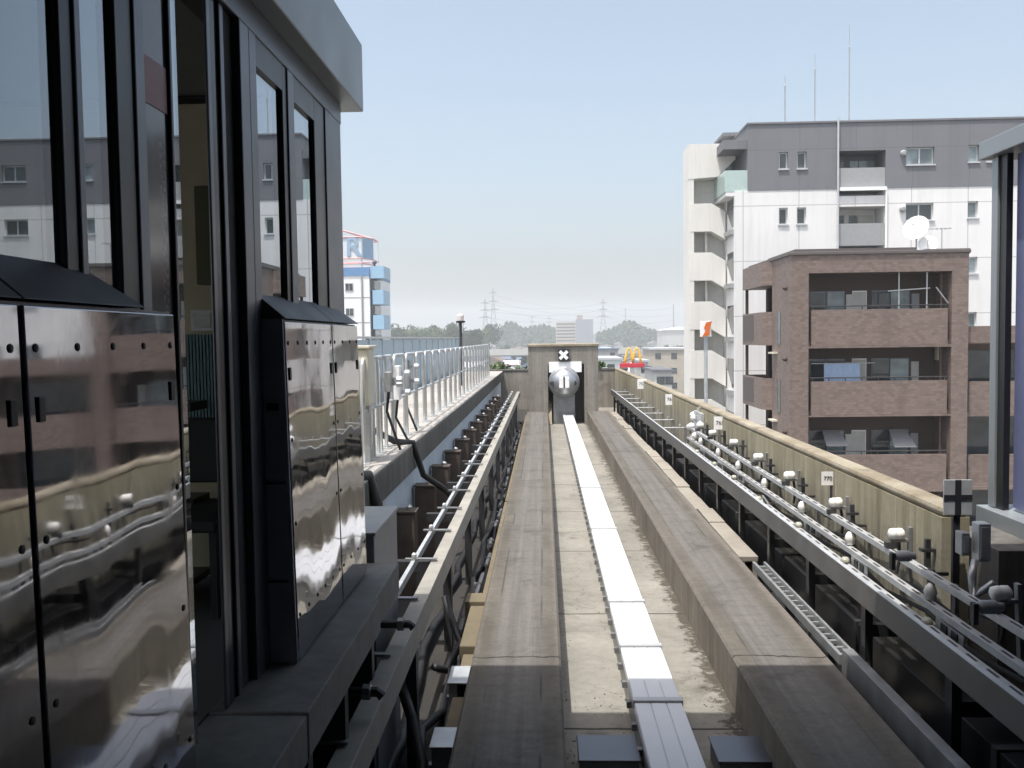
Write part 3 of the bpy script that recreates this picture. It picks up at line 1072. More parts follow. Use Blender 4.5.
ZB, ZT = .955, 3.16
for a, b, mt, xo, xi in ((62, 75, m_frame, -.990, -1.035), (75, 82, m_frame_lt, -.984, -1.035), (118, 135, m_frame, -.990, -1.035), (135, 145, m_frame_lt, -.984, -1.035),
                         (172, 175, m_frame, -.990, -1.035), (213, 217, m_frame_lt, -1.0, -1.010), (217, 222, m_frame, -1.003, -1.010), (226, 230, m_frame_lt, -1.0, -1.010), (241, 250, m_frame_lt, -.984, -1.035), (250, 257, m_frame_lt, -.984, -1.035),
                         (284, 288, m_frame, -.990, -1.035), (288, 294, m_frame_lt, -.984, -1.035), (315, 325, m_frame, -.990, -1.035), (325, 340, m_frame_lt, -.984, -1.035)):
    MB().box(xi, xo, fy(a), fy(b) - .001, ZB, ZT + .0 if a != 325 else ZT).build('mullion', mt, st, bevel=.004)
MB().box(-1.02, -1.011, fy(222), fy(241), ZB, ZT).build('recess_panel', m_dark, st)
MB().box(-1.12, -.985, -3, fy(341), ZT + .001, 3.262).build('head_rail', m_frame_lt, st, bevel=.004)
for a, b in ((-900, 62), (82, 118), (175, 184), (257, 284), (294, 315)):
    z0 = ZB if a == 175 else 1.7
    MB().box(-1.012, -1.004, fy(a) if a > -900 else -3, fy(b), z0, ZT).build('pane', m_glass, st)
for a, b in ((257, 284), (294, 315)):
    MB().box(-1.06, -.99, fy(a), fy(b), 3.06, ZT).build('pane_head', m_frame, st)
# narrow notice strip between the mullions
q = MB().box(-1.04, -1.0, fy(145), fy(172), ZB, ZT)
nm = NT('grey_notice_panel')
yy_ = nm.xyz()['Y']
zz_ = nm.xyz()['Z']
lc = nm.math('MULTIPLY', nm.rng(nm.math('ABSOLUTE', nm.math('SUBTRACT', yy_, fy(165))), .014, .018, 1, 0), nm.rng(nm.noise(70, 1), .5, .56))
lc = nm.math('MULTIPLY', lc, nm.rng(nm.math('ABSOLUTE', nm.math('SUBTRACT', zz_, 2.35)), .28, .3, 1, 0))
q.build('notice_strip', nm.fin(nm.mix(lc, (.07, .072, .08), (.22, .22, .23)), .12, 0, .7), st)
zr0, zr1 = 2.71, 2.79
MB().box(-.999, -.9975, fy(147), fy(171), zr0, zr1 + .04).build('red_band', m_signred, st)
# roof with fascia
rf = MB()
zf0, zf1 = 3.262, 3.60
rf.box(-6.5, -.905, -8, 4.62, zf0, zf1)
rf.build('roof', m_fascia, st, bevel=.006)
# interior shell
MB().box(-6.4, -1.06, -8, 4.4, .70, .948).build('floor', m_interior, st)
MB().box(-6.5, -6.4, -8, 4.4, .95, 1.6).build('back_wall', m_interior, st)
q = MB().box(-6.4, -1.13, 4.33, 4.42, .95, 3.2695)
q.build('cross_wall', simple('cream_interior', (.60, .55, .38), .7, var=.06), st)
xa, za = at(150, 104, 4.31)
MB().box(xa - 1, -1.15, 4.24, 4.328, za, 3.269).build('lintel', m_dark, st)
x0, z0 = at(201, 285, 4.31)
x1, z1 = at(225, 187, 4.31)
MB().box(x0, x1, 4.26, 4.329, z0, z1).build('olive_board', m_olive, st)
x0, z0 = at(192, 331, 4.31)
x1, z1 = at(214, 310, 4.31)
w_ = MB().box(x0, x1, 4.30, 4.328, z0, z1).build('window_frame', m_whitepaint, st)
MB().box(x0 + .015, x1 - .015, 4.296, 4.2995, z0 + .015, z1 - .015).build('window_pane', m_win, w_)
q = MB()
x0, z0 = at(186, 455, 4.31)
x1, z1 = at(222, 334, 4.31)
n = 12
for i in range(n):
    xa = x0 + (x1 - x0) * i / n
    q.box(xa + .002, xa + (x1 - x0) / n - .004, 4.31, 4.328, z0, z1)
q.build('ribbed_blind', m_teal, st)
# door bars inside the leaf
for z, za in ((1.25, .03), (1.36, .03), (1.0, .03), (1.79, .04)):
    MB().box(-1.75, -1.60, 4.0, 4.2, z, z + za).build('door_bar', m_frame, st)
bx = thing('waiting_bench', 'dark bench seen through the glass door inside the station', 'bench', (-1.6, 3.9, .948))
MB().box(-1.9, -1.35, 3.6, 4.15, 1.32, 1.37).build('seat', m_darksteel, bx, bevel=.01)
MB().box(-1.9, -1.35, 4.1, 4.15, 1.45, 1.75).build('backrest', m_black, bx, bevel=.01)
for x in (-1.87, -1.4):
    MB().box(x, x + .03, 3.65, 4.1, .949, 1.3195).build('leg', m_darksteel, bx)

# stainless equipment boxes


def ss_box(label, y0, y1, seams, side):
    r = thing('equipment_cabinet', label, 'equipment cabinet', (-.95, (y0 + y1) / 2, .95))
    zt = 2.18
    edges = [y0] + seams + [y1]
    MB().box(-.945, -.919, y0 + .004, y1 - .004, .958, zt - .004).box(-1.0, -.95, y0, y1 - .002, .957, zt).build('carcass', m_side, r)
    for a, b in zip(edges[:-1], edges[1:]):
        a2, b2 = a + .008, b - .008
        p = MB().hexa([(-.895, a2, .965), (-.885, a2, .965), (-.885, b2, .965), (-.895, b2, .965), (-.917, a2, zt - .01), (-.907, a2, zt - .01), (-.907, b2, zt - .01), (-.917, b2, zt - .01)])
        pn = p.build('stainless_panel', m_ss, r, bevel=.003)
        po_ = bpy.data.objects[pn.name]
        nb = max(3, int((b - a) / .11))
        def fx_(z):
            return -.885 - .022 * (z - .965) / (zt - .975) + .0004
        spots = [(a2 + .03 + (b2 - a2 - .06) * i / (nb - 1), z) for i in range(nb) for z in (zt - .085, 1.12)]
        spots += [(y, z) for z in (1.45, 1.75) for y in (a2 + .03, b2 - .03)]
        bolt = None
        for y, z in spots:
            if bolt is None:
                bolt = MB().lathe((fx_(z), y, z), (1, 0, 0), [(0, .008), (.0015, .008), (.003, .004)], 8).build('bolt', m_darksteel, po_)
                b0 = (y, z)
            else:
                c_ = bolt.copy()
                COL.objects.link(c_)
                c_.location = (fx_(z) - fx_(b0[1]), y - b0[0], z - b0[1])
        for y in (a2 + .035, b2 - .035):
            q = MB().box(fx_(1.985) - .001, fx_(1.985) + .004, y - .011, y + .011, 1.962, 2.008)
            q.build('latch', m_black, r, bevel=.002)
        # hood over this bay, hipped toward the outer end
        q = MB()
        if b == y1 and not side:
            b = 2.02
        hip = .09 if b in (y1, 2.02) else .004
        q.hexa([(-.900, a + .002, zt + .001), (-.900, b - .002, zt + .001), (-1.018, b - .002, zt + .001), (-1.018, a + .002, zt + .001),
                (-1.005, a + .002, zt + .09), (-1.005, b - hip, zt + .09), (-1.018, b - hip, zt + .09), (-1.018, a + .002, zt + .09)])
        q.build('hood', m_hood, r, bevel=.003)
    if side:
        q = MB().hexa([(-.998, y0 - .008, .96), (-.888, y0 - .008, .96), (-.888, y0 - .001, .96), (-.998, y0 - .001, .96), (-.998, y0 - .008, zt), (-.91, y0 - .008, zt), (-.91, y0 - .001, zt), (-.998, y0 - .001, zt)])
        q.build('end_panel', simple('pale_slate_panel', (.36, .38, .42), .45, .2, var=.1), r)
        q = MB()
        for z in (1.25, 1.6):
            q.box(-.998, -.912, y0 - .012, y0 - .0085, z, z + .008)
        q.box(-.972, -.93, y0 - .016, y0 - .0085, 1.86, 1.885)
        q.build('vent_slot', m_ink, r)
    return r


ss_box('wavy reflective stainless cabinet filling the lower left foreground', -.6, 2.19, [.55, 1.535], False)
ss_box('wavy reflective stainless cabinet beyond the dark glass door', 3.12, 4.36, [3.83], True)

# platform ledge in sections
for k, (a, b, xo, z, lab) in enumerate(((-2, 2.70, -.745, .948, 'shaded dark ledge section in front of the glass door'),
                                        (2.703, 3.92, -.742, .955, 'grey ledge section below the far stainless cabinet'),
                                        (3.923, 4.58, -.765, .95, 'short ledge section ending beside the dark grey walkway cabinet'))):
    q = MB().box(-1.06, xo, a, b, z - .16, z)
    r = thing('platform_ledge', lab, 'platform ledge', (-.9, (a + b) / 2, z - .4), 'ledge sections')
    MB().box(-1.055, xo, a, b, z - .15, z).build('top_plate', m_ledge, r, bevel=.006)
    q = MB()
    y = a + .2
    while y < b - .05:
        q.box(-1.0, xo - .06, y, y + .06, -.399, z - .151)
        y += .55
    q.build('bracket', m_darksteel, r)
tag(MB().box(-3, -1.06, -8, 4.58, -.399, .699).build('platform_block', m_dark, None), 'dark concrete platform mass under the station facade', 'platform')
# small fittings poking from below the ledge
for i, y in enumerate((2.95, 3.7, 4.6)):
    r = thing('ledge_fitting', ['dark pipe fitting under the nearest ledge joint', 'dark pipe fitting under the middle of the grey ledge', 'dark pipe fitting beside the far ledge end'][i], 'pipe fitting', (-.75, y, .6))
    MB().tube([(-.95, y, .62), (-.72, y, .62), (-.70, y, .60)], .022, 8).build('pipe', m_darksteel, r)
    MB().lathe((-.78, y, .62), (1, 0, 0), [(0, .035), (.03, .035), (.035, .02)], 8).build('collar', m_steel, r)

# big canopy over the track (above the frame) that shades the foreground
cn = thing('station_canopy', 'broad station canopy over the track, above the camera', 'canopy', (.5, -2, 4.4))
MB().box(-8, 9, -9, 4.5, 4.5, 4.75).build('roof_slab', m_side, cn)
MB().box(2.96, 3.1, -9, 4.45, 3.371, 4.499).box(-1.3, -1.15, -9, 3.4, 3.601, 4.499).build('added_shade_wall', m_side, cn)  # unseen walls added to cut skylight under the canopy
MB().box(-6.3, -6.1, -8.8, 4.3, 3.64, 4.499).box(7.7, 7.9, -8.8, 4.3, 3.5, 4.499).build('support_wall', m_interior, cn)
tag(MB().box(-6, 8, -9.3, -9.05, -1, 4.49).build('added_back_wall', m_dark, None), 'unseen dark wall added to stop light from behind the viewer', 'wall')  # unseen wall added to keep out light from behind

# ------------------------------------------------------------------ station, right side
rs = thing('platform_shelter', 'grey framed platform shelter with periwinkle panel at right edge', 'platform shelter', (3.2, 5, .8))
MB().box(2.985, 3.045, 6.07, 6.15, .93, 3.25).build('corner_post', m_fascia, rs, bevel=.005)
MB().box(3.0, 3.04, 5.98, 6.065, .93, 3.25).build('inner_jamb', m_frame, rs)
MB().box(3.055, 3.085, -4, 5.96, .95, 3.24).build('wall_panel', m_poster, rs)
q = MB()
for y in (5.62, 4.4, 3.2):
    q.box(3.03, 3.054, y, y + .07, .95, 3.24)
q.build('mullion', m_frame_lt, rs)
q = MB()
for z in (1.25, 1.63, 2.0, 2.38, 2.75, 3.1):
    q.box(3.04, 3.0545, 4.5, 5.615, z, z + .03)
q.build('cross_bar', m_frame, rs)
MB().box(2.94, 8, -9, 6.24, 3.252, 3.37).build('roof', m_fascia, rs, bevel=.006)
MB().box(2.93, 8, -9, 6.2, .80, .925).build('sill', m_fascia, rs, bevel=.006)
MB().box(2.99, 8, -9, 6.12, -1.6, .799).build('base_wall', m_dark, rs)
q = MB().box(2.64, 2.985, 5.3, 6.0, -.35, .82)
q.build('end_pier', m_cope_dark, rs)
# cross marker
x0, z1 = at(944, 480, 5.45)
x1, z0 = at(972, 515, 5.45)
r = thing('cross_marker', 'grey square marker plate with a black cross beside the shelter', 'marker sign', ((x0 + x1) / 2, 5.45, z0))
MB().box(x0, x1, 5.45, 5.462, z0, z1).build('plate', m_galv_lt, r, bevel=.002)
xm, zm = (x0 + x1) / 2, (z0 + z1) / 2
MB().box(xm - .018, xm + .018, 5.4465, 5.4495, z0, z1).box(x0, xm - .0185, 5.4465, 5.4495, zm - .016, zm + .016).box(xm + .0185, x1, 5.4465, 5.4495, zm - .016, zm + .016).build('cross', m_ink, r)
MB().box(xm - .02, xm + .02, 5.463, 5.49, .3, z1 - .03).build('stem', m_darksteel, r)
# boxes on the shaded wall
for (pa, pb, pc, pd, Y, mt, lab) in ((979, 524, 991, 562, 5.2, m_galv_lt, 'pale upright switch box under the shelter sill'),
                                     (962, 533, 970, 556, 5.25, m_galv, 'small tilted grey terminal box left of the switch box')):
    x0, z1 = at(pa, pb, Y)
    x1, z0 = at(pc, pd, Y)
    r = thing('switch_box', lab, 'switch box', (x0, Y, z0))
    MB().box(x0, x1, Y, Y + .09, z0, z1).build('case', mt, r, bevel=.006)
    MB().box(x0 + .01, x1 - .01, Y - .006, Y - .0005, z0 + .02, z1 - .02).build('cover', m_galv_lt, r, bevel=.002)
for (pa, pb, Y, lab) in ((905, 556, 5.4, 'grey cylindrical insulator above the shaded power rails'), (990, 607, 4.3, 'dark cylindrical insulator beside the nearest power rails')):
    x, z = at(pa, pb, Y)
    r = thing('rail_insulator', lab, 'insulator', (x, Y, z))
    MB().lathe((x - .06, Y, z), (1, 0, 0), [(0, .016), (.02, .034), (.08, .034), (.10, .022), (.12, .022)], 12).build('body', m_bal_grey, r, smooth=True)
    MB().box(x - .085, x - .062, Y - .02, Y + .02, z - .08, z + .02).build('clamp', m_darksteel, r)
hp = [at(975, 560, 5.1), at(968, 575, 5.1), at(966, 595, 5.1), at(972, 585, 5.1), at(980, 575, 5.1)]
tag(MB().tube([(a, 5.1 - .04 * i, b) for i, (a, b) in enumerate(hp)], .02, 8).build('looped_cable', m_galv, smooth=True), 'pale cable loop hanging on the shaded right pier', 'cable')

# ------------------------------------------------------------------ brown tiled apartment building
BY = 36.0
bx0 = at(790, 350, BY)[0]
bx1 = at(968, 350, BY)[0]
bzt = at(880, 254, BY)[1]
bb = thing('apartment_building', 'brown tiled low apartment block with deep balconies right of the track', 'apartment building', ((bx0 + bx1) / 2, BY, GZ))
ox0 = at(808.5, 350, BY)[0]
ox1 = at(951.5, 350, BY)[0]
rows = [(272, 309, 346), (347.5, 381, 416), (416.5, 455, 490), (492, 530, 565), (568, 605, 640), (643, 680, 700)]
q = MB()
q.box(bx0, ox0, BY, BY + 2.8, GZ, bzt)            # left pier
q.box(ox1, bx1, BY, BY + 6.9, GZ, bzt)               # right pier
zprev = bzt
for k, (a, b, c) in enumerate(rows):
    za = at(880, a, BY)[1]
    zb_ = at(880, b, BY)[1]
    zc = at(880, c, BY)[1]
    q.box(ox0, ox1, BY, BY + 1.5, za, zprev)       # lintel band above opening
    zprev = zc + .02
q.box(ox0, ox1, BY + .02, BY + 1.5, GZ, zprev)
q.box(ox0, ox1, BY + 1.5, BY + 6.85, GZ, bzt - .02)
q.box(bx0 + 1.25, ox0, BY + 2.8, BY + 6.8, GZ, bzt - .02)
q.build('wall', m_tile, bb)
# far left balcony wing on the side face
by0, by1 = BY + 2.8, BY + 6.9
q = MB().prism('z', [(bx0 - .35, by0 + .3), (bx0, by0), (bx0 + 1.25, by0), (bx0 + 1.25, by1), (bx0 - .35, by1)], bzt - 1.0, bzt - .02)
q.build('side_roof_band', m_tile, bb)
for k, (a, b, c) in enumerate(rows):
    za = at(880, a, BY)[1]
    zb_ = at(880, b, BY)[1]
    zc = at(880, c, BY)[1]
    p = MB().box(ox0 + .13, ox1 - .13, BY + .06, BY + .22, zc + .03, zb_)
    p.box(ox0 + .001, ox1 - .001, BY + .2201, BY + 1.5, zc + .021, zc + .2)
    pa_ = p.build('balcony_parapet', m_tile, bb)
    rl_ = MB().tube([(ox0 + .1, BY + .14, zb_ + .14), (ox1 - .1, BY + .14, zb_ + .14)], .025, 6)
    for i in range(9):
        x = ox0 + .2 + i * (ox1 - ox0 - .4) / 8
        rl_.box(x - .015, x + .015, BY + .12, BY + .16, zb_ - .01, zb_ + .13)
    rl_.build('handrail', m_darksteel, pa_)
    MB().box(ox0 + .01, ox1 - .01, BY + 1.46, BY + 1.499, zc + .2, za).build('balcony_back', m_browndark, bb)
    for (u0, u1, mt) in ((.07, .19, m_win), (.21, .33, m_win_lt), (.40, .49, m_curtain), (.54, .66, m_win), (.67, .80, m_win_lt)):
        if k == 1 and u0 == .21:
            mt = m_win
        x0, x1 = ox0 + (ox1 - ox0) * u0, ox0 + (ox1 - ox0) * u1
        fr = MB()
        fr.box(x0 - .04, x1 + .04, BY + 1.42, BY + 1.459, zc + .25, zc + 2.25)
        f_ = fr.build('window', m_frame_lt if mt != m_curtain else m_whitepaint, bb)
        MB().box(x0, x1, BY + 1.40, BY + 1.419, zc + .3, zc + 2.2).build('pane', mt, f_)
    for u in (.345, .82):
        xa = ox0 + (ox1 - ox0) * u
        f2 = MB().box(xa, xa + .3, BY + 1.37, BY + 1.458, zc + .3, zc + 2.1).build('curtain', m_curtain if (k + int(u * 10)) % 2 else m_bal_grey, bb)
    MB().box(ox0 + .35, ox0 + .43, BY + 1.36, BY + 1.44, zc + .2, za).build('downpipe', m_louver, bb)
    # drain pipe slots at the corners
    MB().box(ox1 - .32, ox1 - .25, BY + .3, BY + .37, zc + .2, za).build('drain_pipe', m_browndark, bb)
    # side balcony
    sp_ = MB().prism('z', [(bx0 - .35, by0 + .3), (bx0, by0 + .02), (bx0 + .05, by0 + .02), (bx0 - .28, by0 + .36), (bx0 - .28, by1 - .06), (bx0 + 1.25, by1 - .06), (bx0 + 1.25, by1), (bx0 - .35, by1)], zc + .05, zb_ + .02)
    sp_.prism('z', [(bx0 - .28, by0 + .4), (bx0 + 1.25, by0 + .1), (bx0 + 1.25, by1 - .07), (bx0 - .28, by1 - .07)], zc + .06, zc + .24)
    sp_.build('side_balcony', m_tile, bb)
    lv = MB()
    for i in range(12):
        y = by1 - 2.2 + i * .17
        lv.box(bx0 - .38, bx0 - .352, y, y + .11, zc + .25, zb_ - .05)
    lv.build('louver', m_louver, bb)
    MB().box(bx0 - .25, bx0 - .13, by1 - .25, by1 - .12, zb_ + .021, za + .1).box(bx0 + .5, bx0 + .6, by1 - 1.3, by1 - 1.2, zc + .25, za + .1).build('balcony_post', m_browndark, bb)
    w_ = MB().box(bx0 + 1.21, bx0 + 1.249, by0 + .8, by1 - .5, zc + .3, za - .1).build('side_window', m_win, bb)
    # slit windows and little hoods on the side wall
    MB().box(bx0 - .02, bx0 + .03, BY + 1.4, BY + 1.9, zb_ - 1.35, zb_ + .0).build('slit_window', m_win, bb)
    MB().box(bx0 - .22, bx0 - .001, BY + 1.9, BY + 2.6, zb_ - 1.75, zb_ - 1.68).build('vent_hood', m_cream, bb)
    MB().lathe((bx0 - .01, BY + .5, zb_ + .9), (-1, 0, 0), [(0, .09), (.1, .09), (.16, .03)], 8).build('vent_cap', m_browndark, bb)
# low right wing
wx1 = bx1 + 5.5
wzt = at(975, 326, BY)[1]
q = MB().box(bx1 + .002, bx1 + .12, BY + .3, BY + 9, GZ, wzt).box(wx1 - .6, wx1, BY + .3, BY + 9, GZ, wzt).box(bx1 + .12, wx1 - .6, BY + 1.8, BY + 9, GZ, wzt - .01)
zprev = wzt
for (a, b, c) in rows[1:]:
    za, zb_, zc = (at(975, v + 1, BY)[1] for v in (a - 5, b, c))
    q.box(bx1 + .12, wx1 - .6, BY + .3, BY + 1.8, za, zprev)
    q.box(bx1 + .2, wx1 - .68, BY + .34, BY + .5, zc, zb_)
    zprev = zc
q.build('wing_wall', m_tile, bb)
for (a, b, c) in rows[1:4]:
    za, zb_, zc = (at(975, v + 1, BY)[1] for v in (a - 5, b, c))
    MB().box(bx1 + .4, wx1 - 1, BY + 1.74, BY + 1.798, zc + .3, za - .3).build('wing_window', m_win, bb)
q = MB()
q.box(bx0 - .06, bx1 + .06, BY - .06, BY + 6.96, bzt + .001, bzt + .13)
q.build('roof_coping', m_louver, bb, bevel=.02)
q = MB().box(bx0 + .6, bx0 + 5.5, BY + 1.5, BY + 6, bzt + .131, bzt + .38).box(bx0 + 6.1, bx0 + 7.9, BY + 2, BY + 5, bzt + .131, bzt + .35)
q.build('roof', m_louver, bb)
# things on the balconies
x0, z1 = at(824, 364, BY + .5)
x1, z0 = at(860, 381, BY + .5)
r = thing('laundry_sheet', 'pale blue sheet hung out on the middle balcony of the brown block', 'laundry', (x0, BY + .5, z0 - .25))
q = MB()
for i in range(12):
    a = x0 + (x1 - x0) * i / 12
    b = x0 + (x1 - x0) * (i + 1) / 12
    ya, yb = BY + .5 + .03 * math.sin(i * 1.3), BY + .5 + .03 * math.sin(i * 1.3 + 1.3)
    q.hexa([(a, ya, z0 - .25), (b, yb, z0 - .25), (b, yb + .01, z0 - .25), (a, ya + .01, z0 - .25), (a, ya, z1), (b, yb, z1), (b, yb + .01, z1), (a, ya + .01, z1)])
q.build('cloth', simple('pale_blue_cloth', (.30, .40, .56), .8, var=.06), r)
MB().tube([(x0 - .5, BY + .52, z1 + .02), (x1 + .6, BY + .52, z1 + .02)], .02, 6).build('pole', m_galv, r)
for (pa, pb, pc, pd, lab) in ((822, 431, 849, 446, 'grey shade sheet on lower left balcony of the brown block'), (889, 430, 917, 447, 'grey shade sheet on lower right balcony of the brown block')):
    x0, z1 = at(pa, pb, BY + .9)
    x1, z0 = at(pc, pd, BY + .3)
    q = MB().hexa([(x0, BY + .3, z0), (x1, BY + .3, z0), (x1, BY + .32, z0), (x0, BY + .32, z0), (x0 + .1, BY + 1.2, z1), (x1 - .1, BY + 1.2, z1), (x1 - .1, BY + 1.22, z1), (x0 + .1, BY + 1.22, z1)])
    tag(q.build('shade_sheet', simple('grey_shade_cloth', (.25, .25, .26), .9, var=.08)), lab, 'shade sheet')
x0, z1 = at(936, 344, BY + 1.1)
x1, z0 = at(949, 360, BY + 1.1)
r = thing('air_conditioner', 'cream air conditioner unit high in the middle balcony corner', 'air conditioner', (x0, BY + 1.1, z0))
MB().box(x0, x1, BY + .95, BY + 1.25, z0, z1).build('case', m_cream, r, bevel=.02)
MB().lathe(((x0 + x1) / 2, BY + .949, (z0 + z1) / 2), (0, -1, 0), [(0, .2), (.01, .2), (.015, .15)], 14).build('fan_grille', m_bal_grey, r)
# drying poles on the top balcony
r = thing('drying_rack', 'thin white drying poles on the top balcony of the brown block', 'drying rack', (at(905, 300, BY + .3)[0], BY + .3, at(905, 309, BY)[1]))
q = MB()
for p in (899, 927):
    x, za = at(p, 272, BY + .3)
    q.tube([(x, BY + .3, za), (x, BY + .3, at(p, 312, BY + .3)[1])], .03, 6)
q.tube([(at(888, 291, BY + .3)[0], BY + .3, at(888, 291, BY + .3)[1]), (at(930, 288, BY + .3)[0], BY + .3, at(930, 288, BY + .3)[1])], .025, 6)
q.tube([(at(936, 287, BY + .3)[0], BY + .3, at(936, 287, BY + .3)[1]), (at(948, 303, BY + .3)[0], BY + .3, at(948, 303, BY + .3)[1])], .03, 6)
q.build('pole', m_galv_lt, r)
# satellite dishes on the roof
for (pa, pb, rp, lab) in ((917, 229, 12.5, 'larger white satellite dish on the roof of the brown block'), (928, 245.5, 9, 'smaller white satellite dish below the larger one')):
    x, z = at(pa, pb, BY + 2.5)
    rr_ = rp / 900 * (BY + 2.5)
    r = thing('satellite_dish', lab, 'satellite dish', (x, BY + 2.5, bzt))
    ax = Vector((-.62, -.66, .34)) if rp > 10 else Vector((-.35, -.8, .42))
    MB().lathe((x, BY + 2.5, z), tuple(ax), [(0, rr_ * .12), (.05, rr_ * .5), (.14, rr_ * .97), (.145, rr_), (.13, rr_ * .98), (.06, rr_ * .5), (.02, rr_ * .1)], 24).build('reflector', m_whitepaint, r, smooth=True)
    MB().tube([(x, BY + 2.55, bzt + .13), (x, BY + 2.55, z)], .035, 8).build('mast', m_galv, r)
    e = Vector((x, BY + 2.5, z)) + ax.normalized() * .5
    MB().tube([(x, BY + 2.5, z - rr_ * .8), tuple(e)], .015, 6).lathe(tuple(e), tuple(-ax), [(0, .04), (.08, .04)], 8).build('feed_arm', m_galv, r)
x, z = at(942, 228, BY + 2.7)
r = thing('roof_antenna', 'thin television antenna beside the satellite dishes', 'antenna', (x, BY + 2.7, bzt))
q = MB().tube([(x, BY + 2.7, bzt + .13), (x, BY + 2.7, z)], .02, 6)
q.tube([(x - .9, BY + 2.7, z - .03), (x + .4, BY + 2.7, z - .03)], .012, 6)
for i in range(7):
    q.tube([(x - .85 + i * .18, BY + 2.4, z - .03), (x - .85 + i * .18, BY + 3.0, z - .03)], .008, 4)
q.build('mast', m_galv, r)

# ------------------------------------------------------------------ grey and white apartment building
GY = 48.0
gx0 = at(748, 160, GY)[0]
wx0 = at(735, 260, GY)[0]
gx1 = at(1180, 160, GY)[0]
gzt = at(880, 122, GY)[1]
gzm = at(880, 188, GY)[1]
gzf = at(735, 192, GY)[1]
tx0_ = at(700, 250, 50.0)[0]
ga = thing('apartment_building', 'tall white apartment block with a grey top storey behind the brown one', 'apartment building', (gx0 + 6, GY, GZ))
bal0, bal1 = at(838.5, 200, GY)[0], at(885.5, 200, GY)[0]
STY = 54 / 900 * GY
rowsz = [at(880, 150, GY)[1] - k * STY for k in range(7)]     # opening tops
def holed(mb, x0, x1, z0, z1, y, d, holes):
    hs_ = [h for h in holes if h[0] > x0 and h[1] < x1 and h[2] > z0 and h[3] < z1]
    xs = sorted({x0, x1, *[h[0] for h in hs_], *[h[1] for h in hs_]})
    zs = sorted({z0, z1, *[h[2] for h in hs_], *[h[3] for h in hs_]})
    for a, b in zip(xs[:-1], xs[1:]):
        for c_, e in zip(zs[:-1], zs[1:]):
            mx2, mz2 = (a + b) / 2, (c_ + e) / 2
            if not any(h[0] < mx2 < h[1] and h[2] < mz2 < h[3] for h in hs_):
                mb.quad((a, y, c_), (b, y, c_), (b, y, e), (a, y, e))
    for a, b, c_, e in hs_:
        mb.quad((a, y, c_), (b, y, c_), (b, y + d, c_), (a, y + d, c_))
        mb.quad((a, y, e), (b, y, e), (b, y + d, e), (a, y + d, e))
        mb.quad((a, y, c_), (a, y + d, c_), (a, y + d, e), (a, y, e))
        mb.quad((b, y, c_), (b, y + d, c_), (b, y + d, e), (b, y, e))
    for xx in (x0, x1):
        mb.quad((xx, y, z0), (xx, y + d, z0), (xx, y + d, z1), (xx, y, z1))
    for z_ in (z0, z1):
        mb.quad((x0, y, z_), (x1, y, z_), (x1, y + d, z_), (x0, y + d, z_))


WIN = []
for k in range(6):
    for (pa, pb, qa, qb) in ((779, 788, 150, 166.5), (797, 806.5, 150, 166.5), (906, 934, 148, 165), (968, 978.5, 147, 163.5), (986, 996, 147, 163.5), (1040, 1066, 147, 163.5), (1085, 1095, 147, 163.5)):
        if pa == 986 and k:
            continue
        WIN.append((at(pa, 200, GY)[0], at(pb, 200, GY)[0], rowsz[k] - (qb - 150) / 900 * GY, rowsz[k] - (qa - 150) / 900 * GY))
q = MB()
holed(q, gx0, bal0, gzm, gzt, GY, .2, WIN)
holed(q, bal1, gx1, gzm, gzt, GY, .2, WIN)
q.box(gx0, bal0, GY + .2, GY + 13, gzm, gzt).box(bal1, gx1, GY + .2, GY + 13, gzm, gzt)
q.box(bal0, bal1, GY + 1.4, GY + 13, gzm, gzt)
q.box(bal0, bal1, GY, GY + 1.4, rowsz[0], gzt)
q.build('grey_wall', m_greywall, ga)
q = MB()
holed(q, wx0, bal0, GZ, gzm - .002, GY + .03, .2, WIN)
holed(q, bal1, gx1, GZ, gzm - .002, GY + .03, .2, WIN)
q.box(wx0, bal0, GY + .23, GY + 13, GZ, gzm - .002).box(bal1, gx1, GY + .23, GY + 13, GZ, gzm - .002).box(bal0, bal1, GY + 1.4, GY + 13, GZ, gzm - .002)
for k in range(7):
    top = rowsz[k - 1] - STY * .75 if k else None
    if k:
        q.box(bal0, bal1, GY + .03, GY + 1.4, rowsz[k], rowsz[k] + .55)
q.box(tx0_ + 1.3, wx0, GY + 4.0, GY + 13, GZ, gzm - .01)
q.build('white_wall', m_whitewall, ga)
MB().box(gx0 - .05, gx1, GY - .06, GY + 13.1, gzt + .001, gzt + .12).build('roof_coping', m_greywall, ga, bevel=.02)
MB().box(gx0 - .7, gx0 + 3, GY + 3, GY + 9, gzt + .121, gzt + .3).build('roof', m_greywall, ga)
# corner canopy and green glass balcony at the upper left
cx0 = at(724, 145, GY)[0]
zc0, zc1 = at(735, 148.5, GY)[1], at(735, 139, GY)[1]
MB().box(cx0, gx0 - .001, GY + .2, GY + 5, zc0, zc1).build('corner_canopy', m_greywall, ga, bevel=.01)
MB().box(cx0 + .1, gx0 - .001, GY + .1, GY + 5, gzf - .2, gzf).build('corner_balcony_floor', m_whitewall, ga)
zg = at(735, 170, GY)[1]
MB().box(cx0 + .05, gx0 - .002, GY + .1, GY + .13, gzf + .02, zg).box(cx0 + .05, cx0 + .08, GY + .131, GY + 4.5, gzf + .02, zg).build('glass_balustrade', m_greenglass, ga)
MB().box(gx0 - .9, gx0 - .002, GY + 2.2, GY + 5, gzf + .001, zc0 - .001).build('corner_recess_wall', m_greywall, ga)
xw, _ = at(743, 160, GY + 2.2)
MB().box(gx0 - .62, gx0 - .22, GY + 2.15, GY + 2.199, gzf + .05, zc0 - .2).build('corner_door', m_win, ga)


